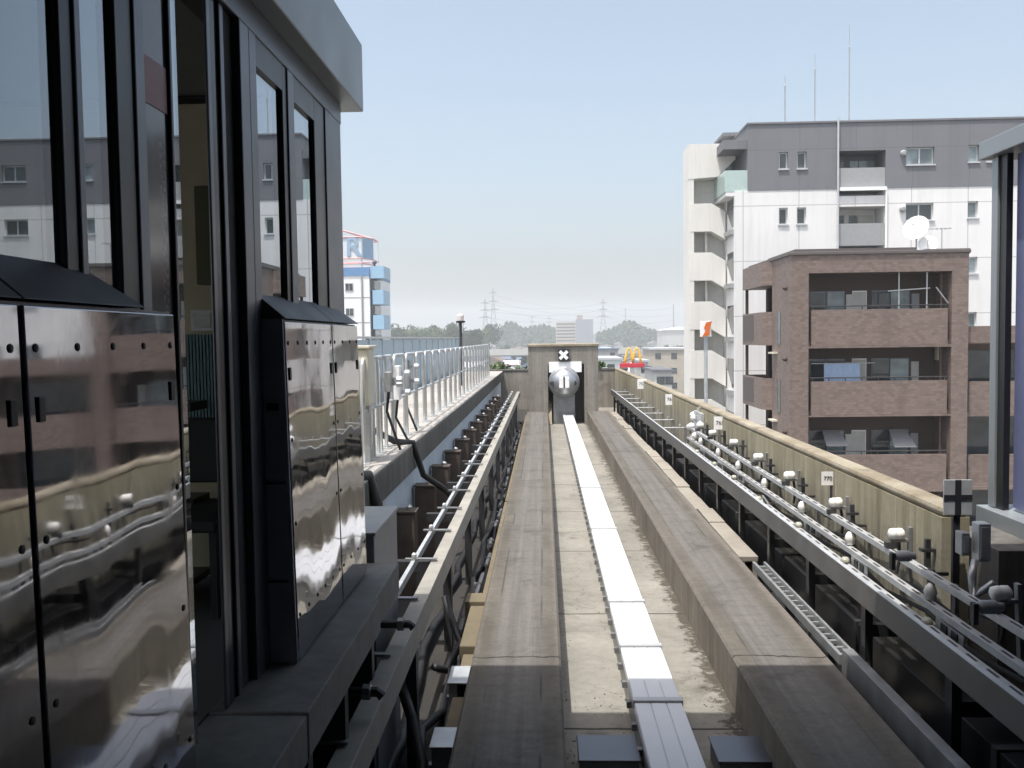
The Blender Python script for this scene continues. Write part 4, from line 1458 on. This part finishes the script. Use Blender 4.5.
def gwin(px0, px1, k, mt, py0=150, py1=166.5):
    x0, x1 = at(px0, 200, GY)[0], at(px1, 200, GY)[0]
    z1 = rowsz[k] - (py0 - 150) / 900 * GY
    z0 = rowsz[k] - (py1 - 150) / 900 * GY
    yf = (GY if k == 0 else GY + .03) + .19
    x0, x1, z0, z1 = x0 + .003, x1 - .003, z0 + .003, z1 - .003
    f = MB()
    t_ = .07
    f.box(x0, x0 + t_, yf - .05, yf - .001, z0, z1).box(x1 - t_, x1, yf - .05, yf - .001, z0, z1)
    f.box(x0 + t_, x1 - t_, yf - .05, yf - .001, z0, z0 + t_).box(x0 + t_, x1 - t_, yf - .05, yf - .001, z1 - t_, z1)
    if x1 - x0 > 1:
        f.box((x0 + x1) / 2 - .035, (x0 + x1) / 2 + .035, yf - .045, yf - .001, z0 + t_, z1 - t_)
    fo = f.build('window', m_galv_lt, ga)
    MB().box(x0 + t_, x1 - t_, yf - .02, yf - .0012, z0 + t_, z1 - t_).build('pane', mt, fo)
    MB().box(x0 - .05, x1 + .05, yf - .26, yf - .192, z0 - .06, z0 + .01).build('sill', m_galv_lt, fo)


for k in range(6):
    gwin(779, 788, k, m_win)
    gwin(797, 806.5, k, m_win)
    gwin(906, 934, k, m_win_lt if k != 1 else m_win, 148, 165)
    gwin(968, 978.5, k, m_win_lt, 147, 163.5)
    if k == 0:
        gwin(986, 996, k, m_win_lt, 147, 163.5)
    gwin(1040, 1066, k, m_win, 147, 163.5)
    gwin(1085, 1095, k, m_win, 147, 163.5)
    z1 = rowsz[k]
    zp = z1 - 16.5 / 900 * GY
    zb_ = z1 - 38 / 900 * GY
    MB().box(bal0 + .002, bal1 - .002, GY + .06, GY + .2, zb_, zp).build('balcony_panel', m_bal_grey, ga)
    MB().box(bal0 + .002, bal1 - .002, GY + .201, GY + 1.399, zb_, zb_ + .15).build('balcony_floor', m_bal_grey, ga)
    for u0, u1, mt in ((.04, .3, m_win), (.42, .60, m_win if k else m_win_lt), (.62, .95, m_win_lt if not k else m_curtain)):
        x0, x1 = bal0 + (bal1 - bal0) * u0, bal0 + (bal1 - bal0) * u1
        MB().box(x0, x1, GY + 1.35, GY + 1.399, zb_ + .2, z1 - .3).build('balcony_window', mt, ga)
    MB().lathe((at(903, 153, GY)[0], GY + .02, rowsz[k] - .2), (0, -1, 0), [(0, .16), (.1, .17), (.2, .1)], 10).build('vent_cap', m_bal_grey, ga)
    # tall dark slots on the left return of the white wall
    zz1, zz0 = at(730, 197 + 54 * k, GY)[1], at(730, 226 + 54 * k, GY)[1]
    MB().prism('x', [(GY + .35, zz0), (GY + .7, zz0), (GY + 1.9, zz1 - .6), (GY + 1.9, zz1), (GY + .35, zz1)], wx0 - .02, wx0 + .03).build('stair_slot', m_win, ga)
    MB().box(wx0 - .2, wx0 - .001, GY + .3, GY + 1.9, zz0 - .4, zz0 - .15).build('slot_ledge', m_bal_grey, ga)
xp = at(837.5, 180, GY)[0]
MB().tube([(xp, GY - .1, gzt + .25), (xp, GY - .1, GZ + 2)], .055, 8).build('down_pipe', m_galv_lt, ga)
xq = at(886, 188, GY)[0]
MB().box(xp + .1, xq, GY - .14, GY - .02, gzm - .12, gzm + .06).tube([(xq, GY - .08, gzm - .02), (xq, GY - .08, GZ + 2)], .05, 8).build('branch_pipe', m_whitepaint, ga)
# stair tower
TY = 50.0
tx0, tx1, tx2 = at(689, 250, TY)[0], at(711.5, 250, TY)[0], at(725.5, 250, TY)[0]
tzt = at(700, 144, TY)[1]
q = MB()
q.box(tx0, tx0 + .28, TY + .02, TY + 1.9, GZ, tzt - .02)
q.box(tx0 + .28, tx2 + .4, TY + 1.1, TY + 1.9, GZ, tzt - .02)
q.build('tower_core', m_tower, ga)
def px2z(p):
    return at(700, p, TY)[1]
top = [(tx0 - .01, px2z(179)), (tx1 + .35, px2z(177)), (tx2 + .55, px2z(160)), (tx2 + .55, px2z(148)), (tx2 - .1, px2z(144)), (tx0 - .01, px2z(144))]
MB().prism('y', top, TY, TY + 1.09).build('tower_top', m_tower, ga)
for k in range(8):
    a, b = px2z(203.5 + 49 * k), px2z(231.5 + 49 * k)
    dz = .46
    q = MB().prism('y', [(tx0 + .05, b), (tx1, b), (tx2, b - dz), (tx2, a - dz), (tx1, a), (tx0 + .05, a)], TY, TY + .2)
    q.prism('y', [(tx0 + .29, b), (tx1, b), (tx2, b - dz), (tx2, b - dz + .2), (tx1, b + .2), (tx0 + .29, b + .2)], TY + .2, TY + 1.09)
    q.build('stair_parapet', m_tower, ga)
    MB().box(tx1 - .25, tx1 - .12, TY + .6, TY + 1.08, b - 1.3, b - .001).build('stair_divider', m_tower, ga)
# whip antennas on the roof
for (p, pa, pb, lab) in ((785, 76, 122, 'shortest thin whip antenna on the grey roof'), (815, 54, 121, 'middle thin whip antenna on the grey roof'), (849.5, 25, 121, 'tallest thin whip antenna on the grey roof')):
    x, z1 = at(p, pa, GY + 4)
    r = thing('whip_antenna', lab, 'antenna', (x, GY + 4, gzt + .12))
    zm = gzt + .12 + (z1 - gzt) * .75
    MB().tube([(x, GY + 4, gzt + .12), (x, GY + 4, zm)], .035, 6).build('mast', m_galv, r)
    MB().tube([(x, GY + 4, zm), (x, GY + 4, z1)], .016, 6).build('tip', m_galv, r)
    MB().lathe((x, GY + 4, zm), (0, 0, 1), [(0, .05), (.25, .05), (.3, .03)], 8).build('collar', m_galv, r)

# ------------------------------------------------------------------ white building with blue bands, far left
LY = 104.0
lx1 = at(369.5, 290, LY)[0]
lx0 = lx1 - 16
lzt = at(360, 268, LY)[1]
lb = thing('apartment_building', 'white block with blue roof band and lettered roof tower at left', 'apartment building', (lx1 - 8, LY, GZ))
MB().box(lx0, lx1, LY, LY + 14, GZ, lzt - .9).build('wall', simple('white_render', (.80, .80, .80), .7, var=.04), lb)
MB().box(lx0 - .1, lx1 + .05, LY - .1, LY + 14.1, lzt - .899, lzt + .1).build('roof_band', m_blue, lb)
for k in range(6):
    z1 = at(355, 283.5 + 25 * k, LY)[1]
    for (pa, pb) in ((346, 353), (330, 338), (314, 322), (300, 306)):
        x0, x1 = at(pa, 300, LY)[0], at(pb, 300, LY)[0]
        f_ = MB().box(x0 - .06, x1 + .06, LY - .06, LY - .001, z1 - .86, z1 + .06).build('window', m_galv_lt, lb)
        MB().box(x0, (x0 + x1) / 2 - .03, LY - .09, LY - .061, z1 - .8, z1).box((x0 + x1) / 2 + .03, x1, LY - .09, LY - .061, z1 - .8, z1).build('pane', m_win, f_)
    MB().box(lx0, lx1 + .001, LY - .03, LY - .001, z1 - 1.65, z1 - 1.58).build('floor_line', m_bal_grey, lb)
    zb0, zb1 = at(380, 305.5 + 25 * k, LY)[1], at(380, 289 + 25 * k, LY)[1]
    bx_ = at(383, 290, LY)[0]
    MB().box(lx1 + .3, bx_, LY + .2, LY + 4.5, zb0 + .15, zb1 - .1).build('balcony', m_ltblue, lb)
    MB().box(lx1 + .002, lx1 + .5, LY + .5, LY + 4.4, zb1, zb1 + 1.1).build('balcony_recess', m_win, lb)
MB().box(lx1 + .06, at(383.5, 270, LY)[0], LY + .1, LY + 4.6, lzt - 1.2, lzt + .2).build('balcony_roof', m_ltblue, lb)
MB().tube([(at(362, 290, LY)[0], LY - .12, lzt - .9), (at(362, 290, LY)[0], LY - .12, GZ)], .09, 6).build('down_pipe', m_bal_grey, lb)
# roof sign tower
m_faded = simple('faded_blue', (.27, .38, .50), .5, var=.06)
m_pink = simple('faded_pink_steel', (.65, .36, .34), .5, var=.06)
m_palepanel = simple('pale_sign_panel', (.62, .66, .70), .5, var=.05)
rt0 = thing('sign_tower', 'square roof sign tower with a pyramid frame and large blue letters', 'sign tower', (lx1 - 5, LY + 4, lzt + .1))
sx1 = at(369, 250, LY)[0]
sxm = at(360.5, 250, LY)[0]
sx0 = sx1 - 9
z0, z1 = at(360, 258, LY)[1], at(360, 236.5, LY)[1]
MB().box(sx0, sxm, LY + .5, LY + .7, z0, z1).build('letter_panel', m_palepanel, rt0)
MB().hexa([(sxm + .12, LY + .6, z0), (sx1, LY + 2.5, z0), (sx1, LY + 2.7, z0), (sxm + .12, LY + .8, z0), (sxm + .12, LY + .6, z1), (sx1, LY + 2.5, z1), (sx1, LY + 2.7, z1), (sxm + .12, LY + .8, z1)]).build('side_panel', m_faded, rt0)
ap = (sxm - 3.2, LY + 3, at(345, 226, LY)[1])
q = MB()
for p in ((sx0, LY + .5, z1), (sx1, LY + 2.5, z1), (sx1, LY + 6, z1), (sx0, LY + 6, z1)):
    q.tube([p, ap], .09, 5)
for z in (z1, z0, z0 - .6):
    q.tube([(sx0, LY + .45, z), (sxm, LY + .45, z), (sx1, LY + 2.5, z), (sx1, LY + 6, z), (sx0, LY + 6, z)], .09, 5)
q.build('frame', m_pink, rt0)
q = MB()
for p in ((sx0 + .1, LY + .6), (sxm, LY + .6), (sx1 - .1, LY + 2.5), (sx1 - .1, LY + 5.9), (sx0 + .1, LY + 5.9)):
    q.tube([(p[0], p[1], lzt + .1), (p[0], p[1], z1)], .1, 5)
q.build('leg', m_palepanel, rt0)
text('R', 3.1, (at(352.5, 248, LY)[0], LY + .44, (z0 + z1) / 2), m_faded, rt0, 'letter', thick=.05, bold=.05)
text('U', 3.1, (at(352.5, 248, LY)[0] - 2.3, LY + .44, (z0 + z1) / 2), m_faded, rt0, 'letter', thick=.05, bold=.05)
x, z = at(373, 267, LY)
r = thing('roof_vent', 'tiny dark vent on the blue balcony roof of the white block', 'roof vent', (x, LY + 1, lzt + .2))
MB().lathe((x, LY + 1, lzt + .2), (0, 0, 1), [(0, .12), (.35, .12), (.36, .3), (.55, .25), (.65, .05)], 10).build('cowl', m_darksteel, r)

# ------------------------------------------------------------------ town
# fast food sign
FY = 112.0
x, zb_ = at(632, 366, FY)
r = thing('arch_sign', 'yellow double arch sign standing on a red bar beyond the parapet', 'shop sign', (x, FY, GZ))
hw = 12.2 / 900 * FY
z1 = at(632, 363.2, FY)[1]
z0 = at(632, 367.5, FY)[1]
MB().box(x - hw, x + hw, FY - .25, FY + .25, z0, z1).build('red_bar', m_red, r, bevel=.05)
ht = at(632, 348.5, FY)[1] - z1
q = MB()
for sg in (-1, 1):
    pts = []
    cxm = x + sg * .48 + .12
    for i in range(15):
        u = -1 + 2 * i / 14
        pts.append((cxm + u * .5, FY, z1 + ht * (1 - abs(u) ** 2.3)))
    q.tube(pts, [.11 if 2 < i < 12 else .15 for i in range(15)], 6)
q.build('arches', m_yellow, r, smooth=True)
MB().box(x - .25, x + .25, FY - .2, FY + .2, GZ, z0 - .001).build('post', m_bal_grey, r)

# long low shop behind the end wall
m_palewall = simple('pale_green_white', (.62, .68, .66), .6, var=.05)
roofs = [simple('grey_roof_tile', (.12, .125, .14), .6, var=.2, scale=1.5), simple('brown_roof_tile', (.16, .11, .09), .7, var=.2, scale=1.5),
         simple('blue_roof_tile', (.10, .14, .20), .5, var=.2, scale=1.5), simple('pale_roof_sheet', (.42, .44, .46), .5, var=.1, scale=1.5)]
walls_ = [simple('house_cream', (0.42, 0.38, 0.32), .8, var=.08, scale=.8), simple('house_white', (0.48, 0.48, 0.46), .8, var=.08, scale=.8),
          simple('house_grey', (.36, .36, .36), .8, var=.1, scale=.8), simple('house_tan', (0.30, 0.24, 0.19), .8, var=.1, scale=.8)]
for (pa, pb, py0, Y, dep, mt, mr, lab, nm) in (
        (570, 621, 360.5, 150, 16, m_palewall, roofs[3], 'long low pale green shop roof just behind the end wall', 'shop_building'),
        (640, 648, 362, 160, 12, walls_[1], roofs[3], 'small white block right of the yellow arches', 'shop_building'),
        (652, 700, 350, 190, 18, walls_[0], roofs[3], 'beige two storey block with dark windows left of the stair tower', 'office_building'),
        (655, 672, 372, 135, 14, walls_[1], roofs[0], 'low white house below the beige block beyond the parapet', 'house'),
        (598, 618, 350, 230, 12, walls_[2], roofs[2], 'grey block with pale vertical strips right of the portal', 'office_building')):
    x0, z1 = at(pa, py0, Y)
    x1, _ = at(pb, py0, Y)
    r = thing(nm, lab, 'building', ((x0 + x1) / 2, Y, GZ))
    MB().box(x0, x1, Y, Y + dep, GZ, z1).build('wall', mt, r)
    MB().box(x0 - .3, x1 + .3, Y - .3, Y + dep + .3, z1 + .001, z1 + .35).build('roof', mr, r)
    nw = max(2, int((x1 - x0) / 2.6))
    zz = z1 - 1.9
    while zz > GZ + .5:
        for i in range(nw):
            if random.random() < .8:
                xa = x0 + (x1 - x0) * (i + .2) / nw
                f_ = MB().box(xa, xa + 1.2, Y - .06, Y - .001, zz, zz + 1.2).build('window', m_win, r)
        zz -= 3.1
# elevated road with pale rails behind the end wall at left
x0, z1 = at(492, 349, 260)
x1, _ = at(640, 349, 260)
r = thing('elevated_road', 'pale elevated road deck crossing behind the portal', 'elevated road', ((x0 + x1) / 2, 260, GZ))
MB().box(x0 - 60, x1, 260, 268, z1 - 2.2, z1 - 1.2).build('deck', m_bal_grey, r)
MB().box(x0 - 60, x1, 259.8, 260, z1 - 1.9, z1 - .1).build('parapet', walls_[1], r)
for i in range(9):
    xx = x0 - 50 + i * 12
    MB().box(xx, xx + 1.2, 262, 266, GZ, z1 - 2.201).build('pier', m_bal_grey, r)

# houses: eight prototypes, copied with one colour pair each
house_protos = []
for i in range(10):
    wm, rm = walls_[i % 4], roofs[(i * 3 + i // 4) % 4]
    wn = ['cream', 'white', 'grey', 'tan'][i % 4]
    rn = ['grey', 'brown', 'blue', 'pale'][(i * 3 + i // 4) % 4]
    W, D, Hh = random.uniform(7, 10), random.uniform(7, 10), random.uniform(4.6, 5.8)
    r = thing('house', '%s walled house with a %s roof in the hazy town' % (wn, rn) if i < 8 else ('%s flat topped house with a %s roof slab in the hazy town' % (wn, rn)), 'house', (0, 0, 0), 'houses of the town beyond the track')
    MB().box(-W / 2, W / 2, -D / 2, D / 2, -.5, Hh).build('wall', wm, r)
    if i < 8:
        q = MB().prism('y' if i % 2 else 'x', [(-W / 2 - .5, Hh - .1), (W / 2 + .5, Hh - .1), (0, Hh + 2.3)] if i % 2 else [(-D / 2 - .5, Hh - .1), (D / 2 + .5, Hh - .1), (0, Hh + 2.3)],
                       -(D if i % 2 else W) / 2 - .4, (D if i % 2 else W) / 2 + .4)
    else:
        q = MB().box(-W / 2 - .2, W / 2 + .2, -D / 2 - .2, D / 2 + .2, Hh + .001, Hh + .5)
    q.build('roof', rm, r)
    for k, (u, z) in enumerate(((-.30, 3.3), (.02, 3.5), (.31, 3.3), (-.25, .9), (.22, .9))):
        MB().box(u * W - .8, u * W + .8, -D / 2 - .06, -D / 2 - .001, z, z + 1.2).build('window', m_win, r)
    house_protos.append(r)
learn(None)
first = set()
taken = [(at(632, 360, FY)[0], FY)]
count = 0
tries = 0
random.seed(21)
while count < 285 and tries < 9000:
    tries += 1
    Y = 150 * (800 / 150) ** random.random()
    px = random.uniform(470, 720) if Y > 230 else random.uniform(600, 720)
    X = (px - 544) / 900 * Y
    if any(abs(X - a) < 9.5 and abs(Y - b) < 12 for a, b in taken) or 252 < Y < 275:
        continue
    if 140 < Y < 215 and (565 < px < 625 or 636 < px < 705):
        continue
    taken.append((X, Y))
    p = random.choice(house_protos)
    rz = random.choice((0, 0, .3, -.25, .12, 1.57))
    s = random.uniform(.75, 1.0)
    if p not in first:
        first.add(p)
        p.location, p.rotation_euler.z, p.scale = (X, Y, GZ), rz, (s, s, s)
    else:
        dup(p, (X, Y, GZ), rotz=rz, scale=(s, s, s))
    count += 1
for p in house_protos:
    if p not in first:
        dupx = random.uniform(30, 60)
        p.location = (-dupx, 300 + dupx, GZ)

# the far part of the town, too distant to tell house from house
m_far = simple('far_town_mix', (.30, .295, .29), .8, var=.8, scale=.09)
q = MB()
rf_ = random.Random(4)
for _ in range(1500):
    Y = rf_.uniform(780, 1450)
    X = (rf_.uniform(-250, 1300) - 544) / 900 * Y
    a, b, h = rf_.uniform(3.5, 8), rf_.uniform(3.5, 8), rf_.uniform(4, 9)
    q.box(X - a, X + a, Y - b, Y + b, GZ, GZ + h)
    q.prism('y', [(X - a - .4, GZ + h), (X + a + .4, GZ + h), (X, GZ + h + 2)], Y - b - .4, Y + b + .4)
tag(q.build('distant_town', m_far), 'hazy mass of far rooftops below the skyline', 'town', kind='stuff')

# far apartment slab
AY = 820.0
x0, z1 = at(556, 322, AY)
xm, _ = at(576, 322, AY)
x1, z1b = at(593, 318, AY)
r = thing('apartment_building', 'distant cream and grey apartment slab on the skyline above portal', 'apartment building', (xm, AY, GZ))
MB().box(x0, xm - .01, AY, AY + 14, GZ, z1).build('wall', walls_[0], r)
MB().box(xm, x1, AY - 3, AY + 15, GZ, z1 + 2).build('grey_block', simple('far_grey', (.22, .24, .27), .8, var=.05), r)
MB().box(xm + 1, xm + 6, AY, AY + 6, z1 + 2.001, z1 + 6).build('lift_house', walls_[3], r)
q = MB()
z = z1 - 2
while z > GZ + 2:
    q.box(x0 + .5, xm - .6, AY - .15, AY - .01, z - .6, z + .6)
    z -= 3
q.build('balcony_band', m_win, r)


# trees
def crown(mb, c, rx, rz, n, size, seed):
    rnd = random.Random(seed)
    lobes = [(Vector((rnd.uniform(-.55, .55) * rx, rnd.uniform(-.55, .55) * rx, rnd.uniform(-.5, .6) * rz)), rnd.uniform(.4, .65)) for _ in range(7)]
    for _ in range(n):
        l, s = rnd.choice(lobes)
        d_ = Vector((rnd.gauss(0, 1), rnd.gauss(0, 1), rnd.gauss(0, 1))).normalized() * (rnd.random() ** .4)
        p = Vector(c) + l + Vector((d_.x * rx * s, d_.y * rx * s, d_.z * rz * s))
        u = Vector((rnd.gauss(0, 1), rnd.gauss(0, 1), rnd.gauss(0, 1))).normalized()
        v = u.orthogonal().normalized()
        u, v = u * size * rnd.uniform(.6, 1.3), v * size * rnd.uniform(.4, .9)
        mb.quad(p - u, p - v * .8, p + u, p + v)


tree_protos = []
for i in range(3):
    r = thing('tree', ['tall dark green tree in the row beyond the barrier wall', 'broad mid green tree in the row beyond the barrier wall', 'rounded deep green tree in the row beyond the barrier wall'][i], 'tree', (0, 0, 0), 'trees beyond the barrier wall')
    h = [16, 14, 15][i]
    q = MB().tube([(0, 0, -.3), (.1, 0, h * .3), (.2, .1, h * .6)], [.45, .32, .15], 7)
    for a in range(5):
        an = a * 1.3
        q.tube([(.1, 0, h * (.28 + .06 * a)), (math.cos(an) * 2.2, math.sin(an) * 2.2, h * (.45 + .06 * a))], [.16, .06], 5)
    q.build('trunk', m_trunk, r)
    q = MB()
    crown(q, (.2, 0, h * .66), [4.6, 5.8, 5.2][i], h * .36, 1500, .5, i)
    q.build('crown', [m_leafB, m_leafA, m_leafB][i], r, recalc=False)
    tree_protos.append(r)
learn(None)
random.seed(5)
k = 0
used = set()
for px in list(range(382, 494, 6)) + [498, 503, 509, 515, 521, 526, 605, 618, 640, 652, 660, 668, 676, 684, 690, 610, 646, 680]:
    Y = 490 + random.uniform(-40, 90) if px < 494 else random.uniform(300, 640)
    X = (px + random.uniform(-2, 2) - 544) / 900 * Y
    p = tree_protos[k % 3]
    s = random.uniform(.85, 1.12) * (1.42 if px < 494 else .62)
    if p not in used and px < 494:
        used.add(p)
        p.location, p.scale = (X, Y, GZ), (s, s, s)
    else:
        c = dup(p, (X, Y, GZ), rotz=random.uniform(0, 6), scale=(s, s, s))
        if px > 494:
            c['label'] = 'small dark tree among the houses of the hazy town'
            c['group'] = 'trees among the town houses'
    k += 1
# shrub behind the low end wall
r = thing('shrub', 'green shrub top showing over the end wall left of the portal', 'shrub', (at(515, 368, 45)[0], 45, GZ))
q = MB()
crown(q, (at(515, 368, 45)[0], 45, at(515, 372, 45)[1] - .6), 1.6, 1.2, 900, .16, 9)
q.build('crown', m_leafA, r, recalc=False)
MB().tube([(at(515, 368, 45)[0], 45, GZ), (at(515, 368, 45)[0], 45, -.2)], [.25, .1], 7).build('trunk', m_trunk, r)
# weeds on the end wall
q = MB()
crown(q, (at(602, 366, YE)[0], YE + .12, 1.12), .35, .16, 160, .06, 12)
tag(q.build('weed_tuft', m_leafA, recalc=False), 'tuft of weeds growing on the end wall right of the portal', 'weeds')


# wooded hills
def hill(name, px0, px1, pys, Y, lab, seed):
    q = MB()
    rnd = random.Random(seed)
    n = len(pys)
    for _ in range(5200):
        u = rnd.random() * (n - 1)
        i = int(u)
        f = u - i
        top = pys[i] * (1 - f) + pys[min(i + 1, n - 1)] * f
        px = px0 + (px1 - px0) * u / (n - 1)
        zt = at(px, top, Y)[1] + 2.0 * math.sin(u * 9 + seed) * .6
        x = (px - 544) / 900 * Y
        d = rnd.random()
        z = GZ + (zt - GZ) * (1 - d * d * .9) + rnd.uniform(-1.5, 0.5)
        y = Y + 30 - d * 60 + rnd.uniform(-6, 6)
        p = Vector((x, y, z))
        a = Vector((rnd.gauss(0, 1), rnd.gauss(0, 1), rnd.gauss(0, 1))).normalized()
        b = a.orthogonal().normalized()
        a, b = a * rnd.uniform(1.2, 2.4), b * rnd.uniform(1, 1.8)
        q.quad(p - a, p - b, p + a, p + b)
    o = q.build(name, m_leafB, recalc=False)
    tag(o, lab, 'woods', kind='stuff')
    # earth body under the trees
    e = MB()
    pts = [(at(px0 + (px1 - px0) * i / (n - 1), pys[i], Y)[0], at(px0 + (px1 - px0) * i / (n - 1), pys[i] + 2, Y)[1]) for i in range(n)]
    poly = [(pts[0][0], GZ - .4)] + pts + [(pts[-1][0], GZ - .4)]
    e.prism('y', poly, Y + 5, Y + 40)
    tag(e.build('hill', m_leafB), kind='structure')


hill('wooded_hill', 492, 562, [334, 330, 323, 322.5, 328, 329, 327, 325.5, 326, 329, 334], 900, 'low wooded hill on the hazy skyline left of the distant slab', 3)
hill('wooded_hill', 598, 664, [334, 332, 330, 326, 322, 322, 326, 330, 331, 334], 880, 'rounded wooded hill on the skyline right of the distant slab', 5)
hill('distant_woods', -300, 1400, [333, 332, 333, 334, 333, 332.5, 333, 334, 333, 332, 333, 334, 333.5, 332.5, 333, 333.5, 333, 332, 333], 1500, 'faint far tree line along the horizon', 8)


# pylons
def pylon(px, ptop, Y, wbase, label, mono=False):
    x, zt = at(px, ptop, Y)
    r = thing('power_pylon', label, 'pylon', (x, Y, GZ), None)
    q = MB()
    H = zt - GZ
    rt = .15
    if mono:
        q.tube([(x, Y, GZ), (x, Y, zt)], [.8, .45], 8)
    else:
        def cw(u):
            return wbase * (1 - u) ** 1.5 + .9
        N = 9
        for i in range(N):
            u0, u1 = i / N, (i + 1) / N
            a, b = cw(u0) / 2, cw(u1) / 2
            z0, z1 = GZ + H * u0, GZ + H * u1
            for sx, sy in ((-1, -1), (1, -1), (1, 1), (-1, 1)):
                q.tube([(x + sx * a, Y + sy * a, z0), (x + sx * b, Y + sy * b, z1)], rt, 4)
            for sy in (-1, 1):
                q.tube([(x - a, Y + sy * a, z0), (x + b, Y + sy * b, z1)], rt * .6, 4)
                q.tube([(x + a, Y + sy * a, z0), (x - b, Y + sy * b, z1)], rt * .6, 4)
    q.build('mast', m_pylon, r)
    if not mono:
        for k, u in enumerate((.66, .79, .92)):
            z = GZ + H * u
            L = [7.5, 6.5, 5.5][k]
            a = MB().prism('y', [(x - L, z), (x + L, z), (x, z + 1.6)], Y - .25, Y + .25)
            a.build('cross_arm', m_pylon, r)
    return x, Y, GZ + H * .79


A = [pylon(485, 299, 900, 11, 'nearer lattice pylon of the pair on the left skyline'),
     pylon(493, 288, 960, 12, 'tallest lattice pylon of the pair on the left skyline'),
     pylon(603, 299, 1000, 12, 'lattice pylon rising just right of the distant slab'),
     pylon(625.5, 308, 1100, 10, 'slim pole mast rising behind the rounded wooded hill', True),
     pylon(673.5, 304, 980, 10, 'tall slim mast near the stair tower on the skyline', True),
     pylon(532, 315, 1300, 9, 'faint small pylon above the left wooded hill'),
     pylon(549, 316, 1350, 9, 'faintest small pylon left of the distant slab')]
for i, (a, b, lab) in enumerate(((0, 2, 'power lines strung from the left pylons to the middle pylon'), (2, 4, 'power lines strung from middle pylon to the right mast'), (1, 3, 'higher power lines strung across the skyline'))):
    q = MB()
    P0, P1 = Vector(A[a]), Vector(A[b])
    for k in range(3):
        for sx in (-6, 6):
            pts = []
            for j in range(17):
                u = j / 16
                p = P0.lerp(P1, u)
                pts.append((p.x + sx * .0, p.y + sx, p.z + (k - 1) * 7 - 14 * 4 * u * (1 - u) * .4))
            q.tube(pts, .045, 4)
    tag(q.build('power_line', m_wire), lab, 'power line')

# warehouse roof on the right skyline
x0, z1 = at(662, 329, 700)
x1, _ = at(700, 329, 700)
r = thing('warehouse', 'long pale warehouse roof on the skyline beside the stair tower', 'warehouse', ((x0 + x1) / 2, 700, GZ))
MB().box(x0, x1, 700, 730, GZ, z1 - 1).build('wall', walls_[1], r)
MB().prism('y', [(x0 - 1, z1 - 1), (x1 + 1, z1 - 1), ((x0 + x1) / 2, z1 + 1.5)], 699, 731).build('roof', m_whitepaint, r)

# ------------------------------------------------------------------ render settings
SC.view_settings.view_transform = 'Standard'
SC.view_settings.look = 'None'
SC.view_settings.exposure = .75
SC.view_settings.gamma = 1
SC.view_settings.use_curve_mapping = False
SC.render.engine = 'CYCLES'
SC.cycles.use_denoising = True
SC.cycles.max_bounces = 8
SC.cycles.transparent_max_bounces = 12
SC.cycles.volume_bounces = 3
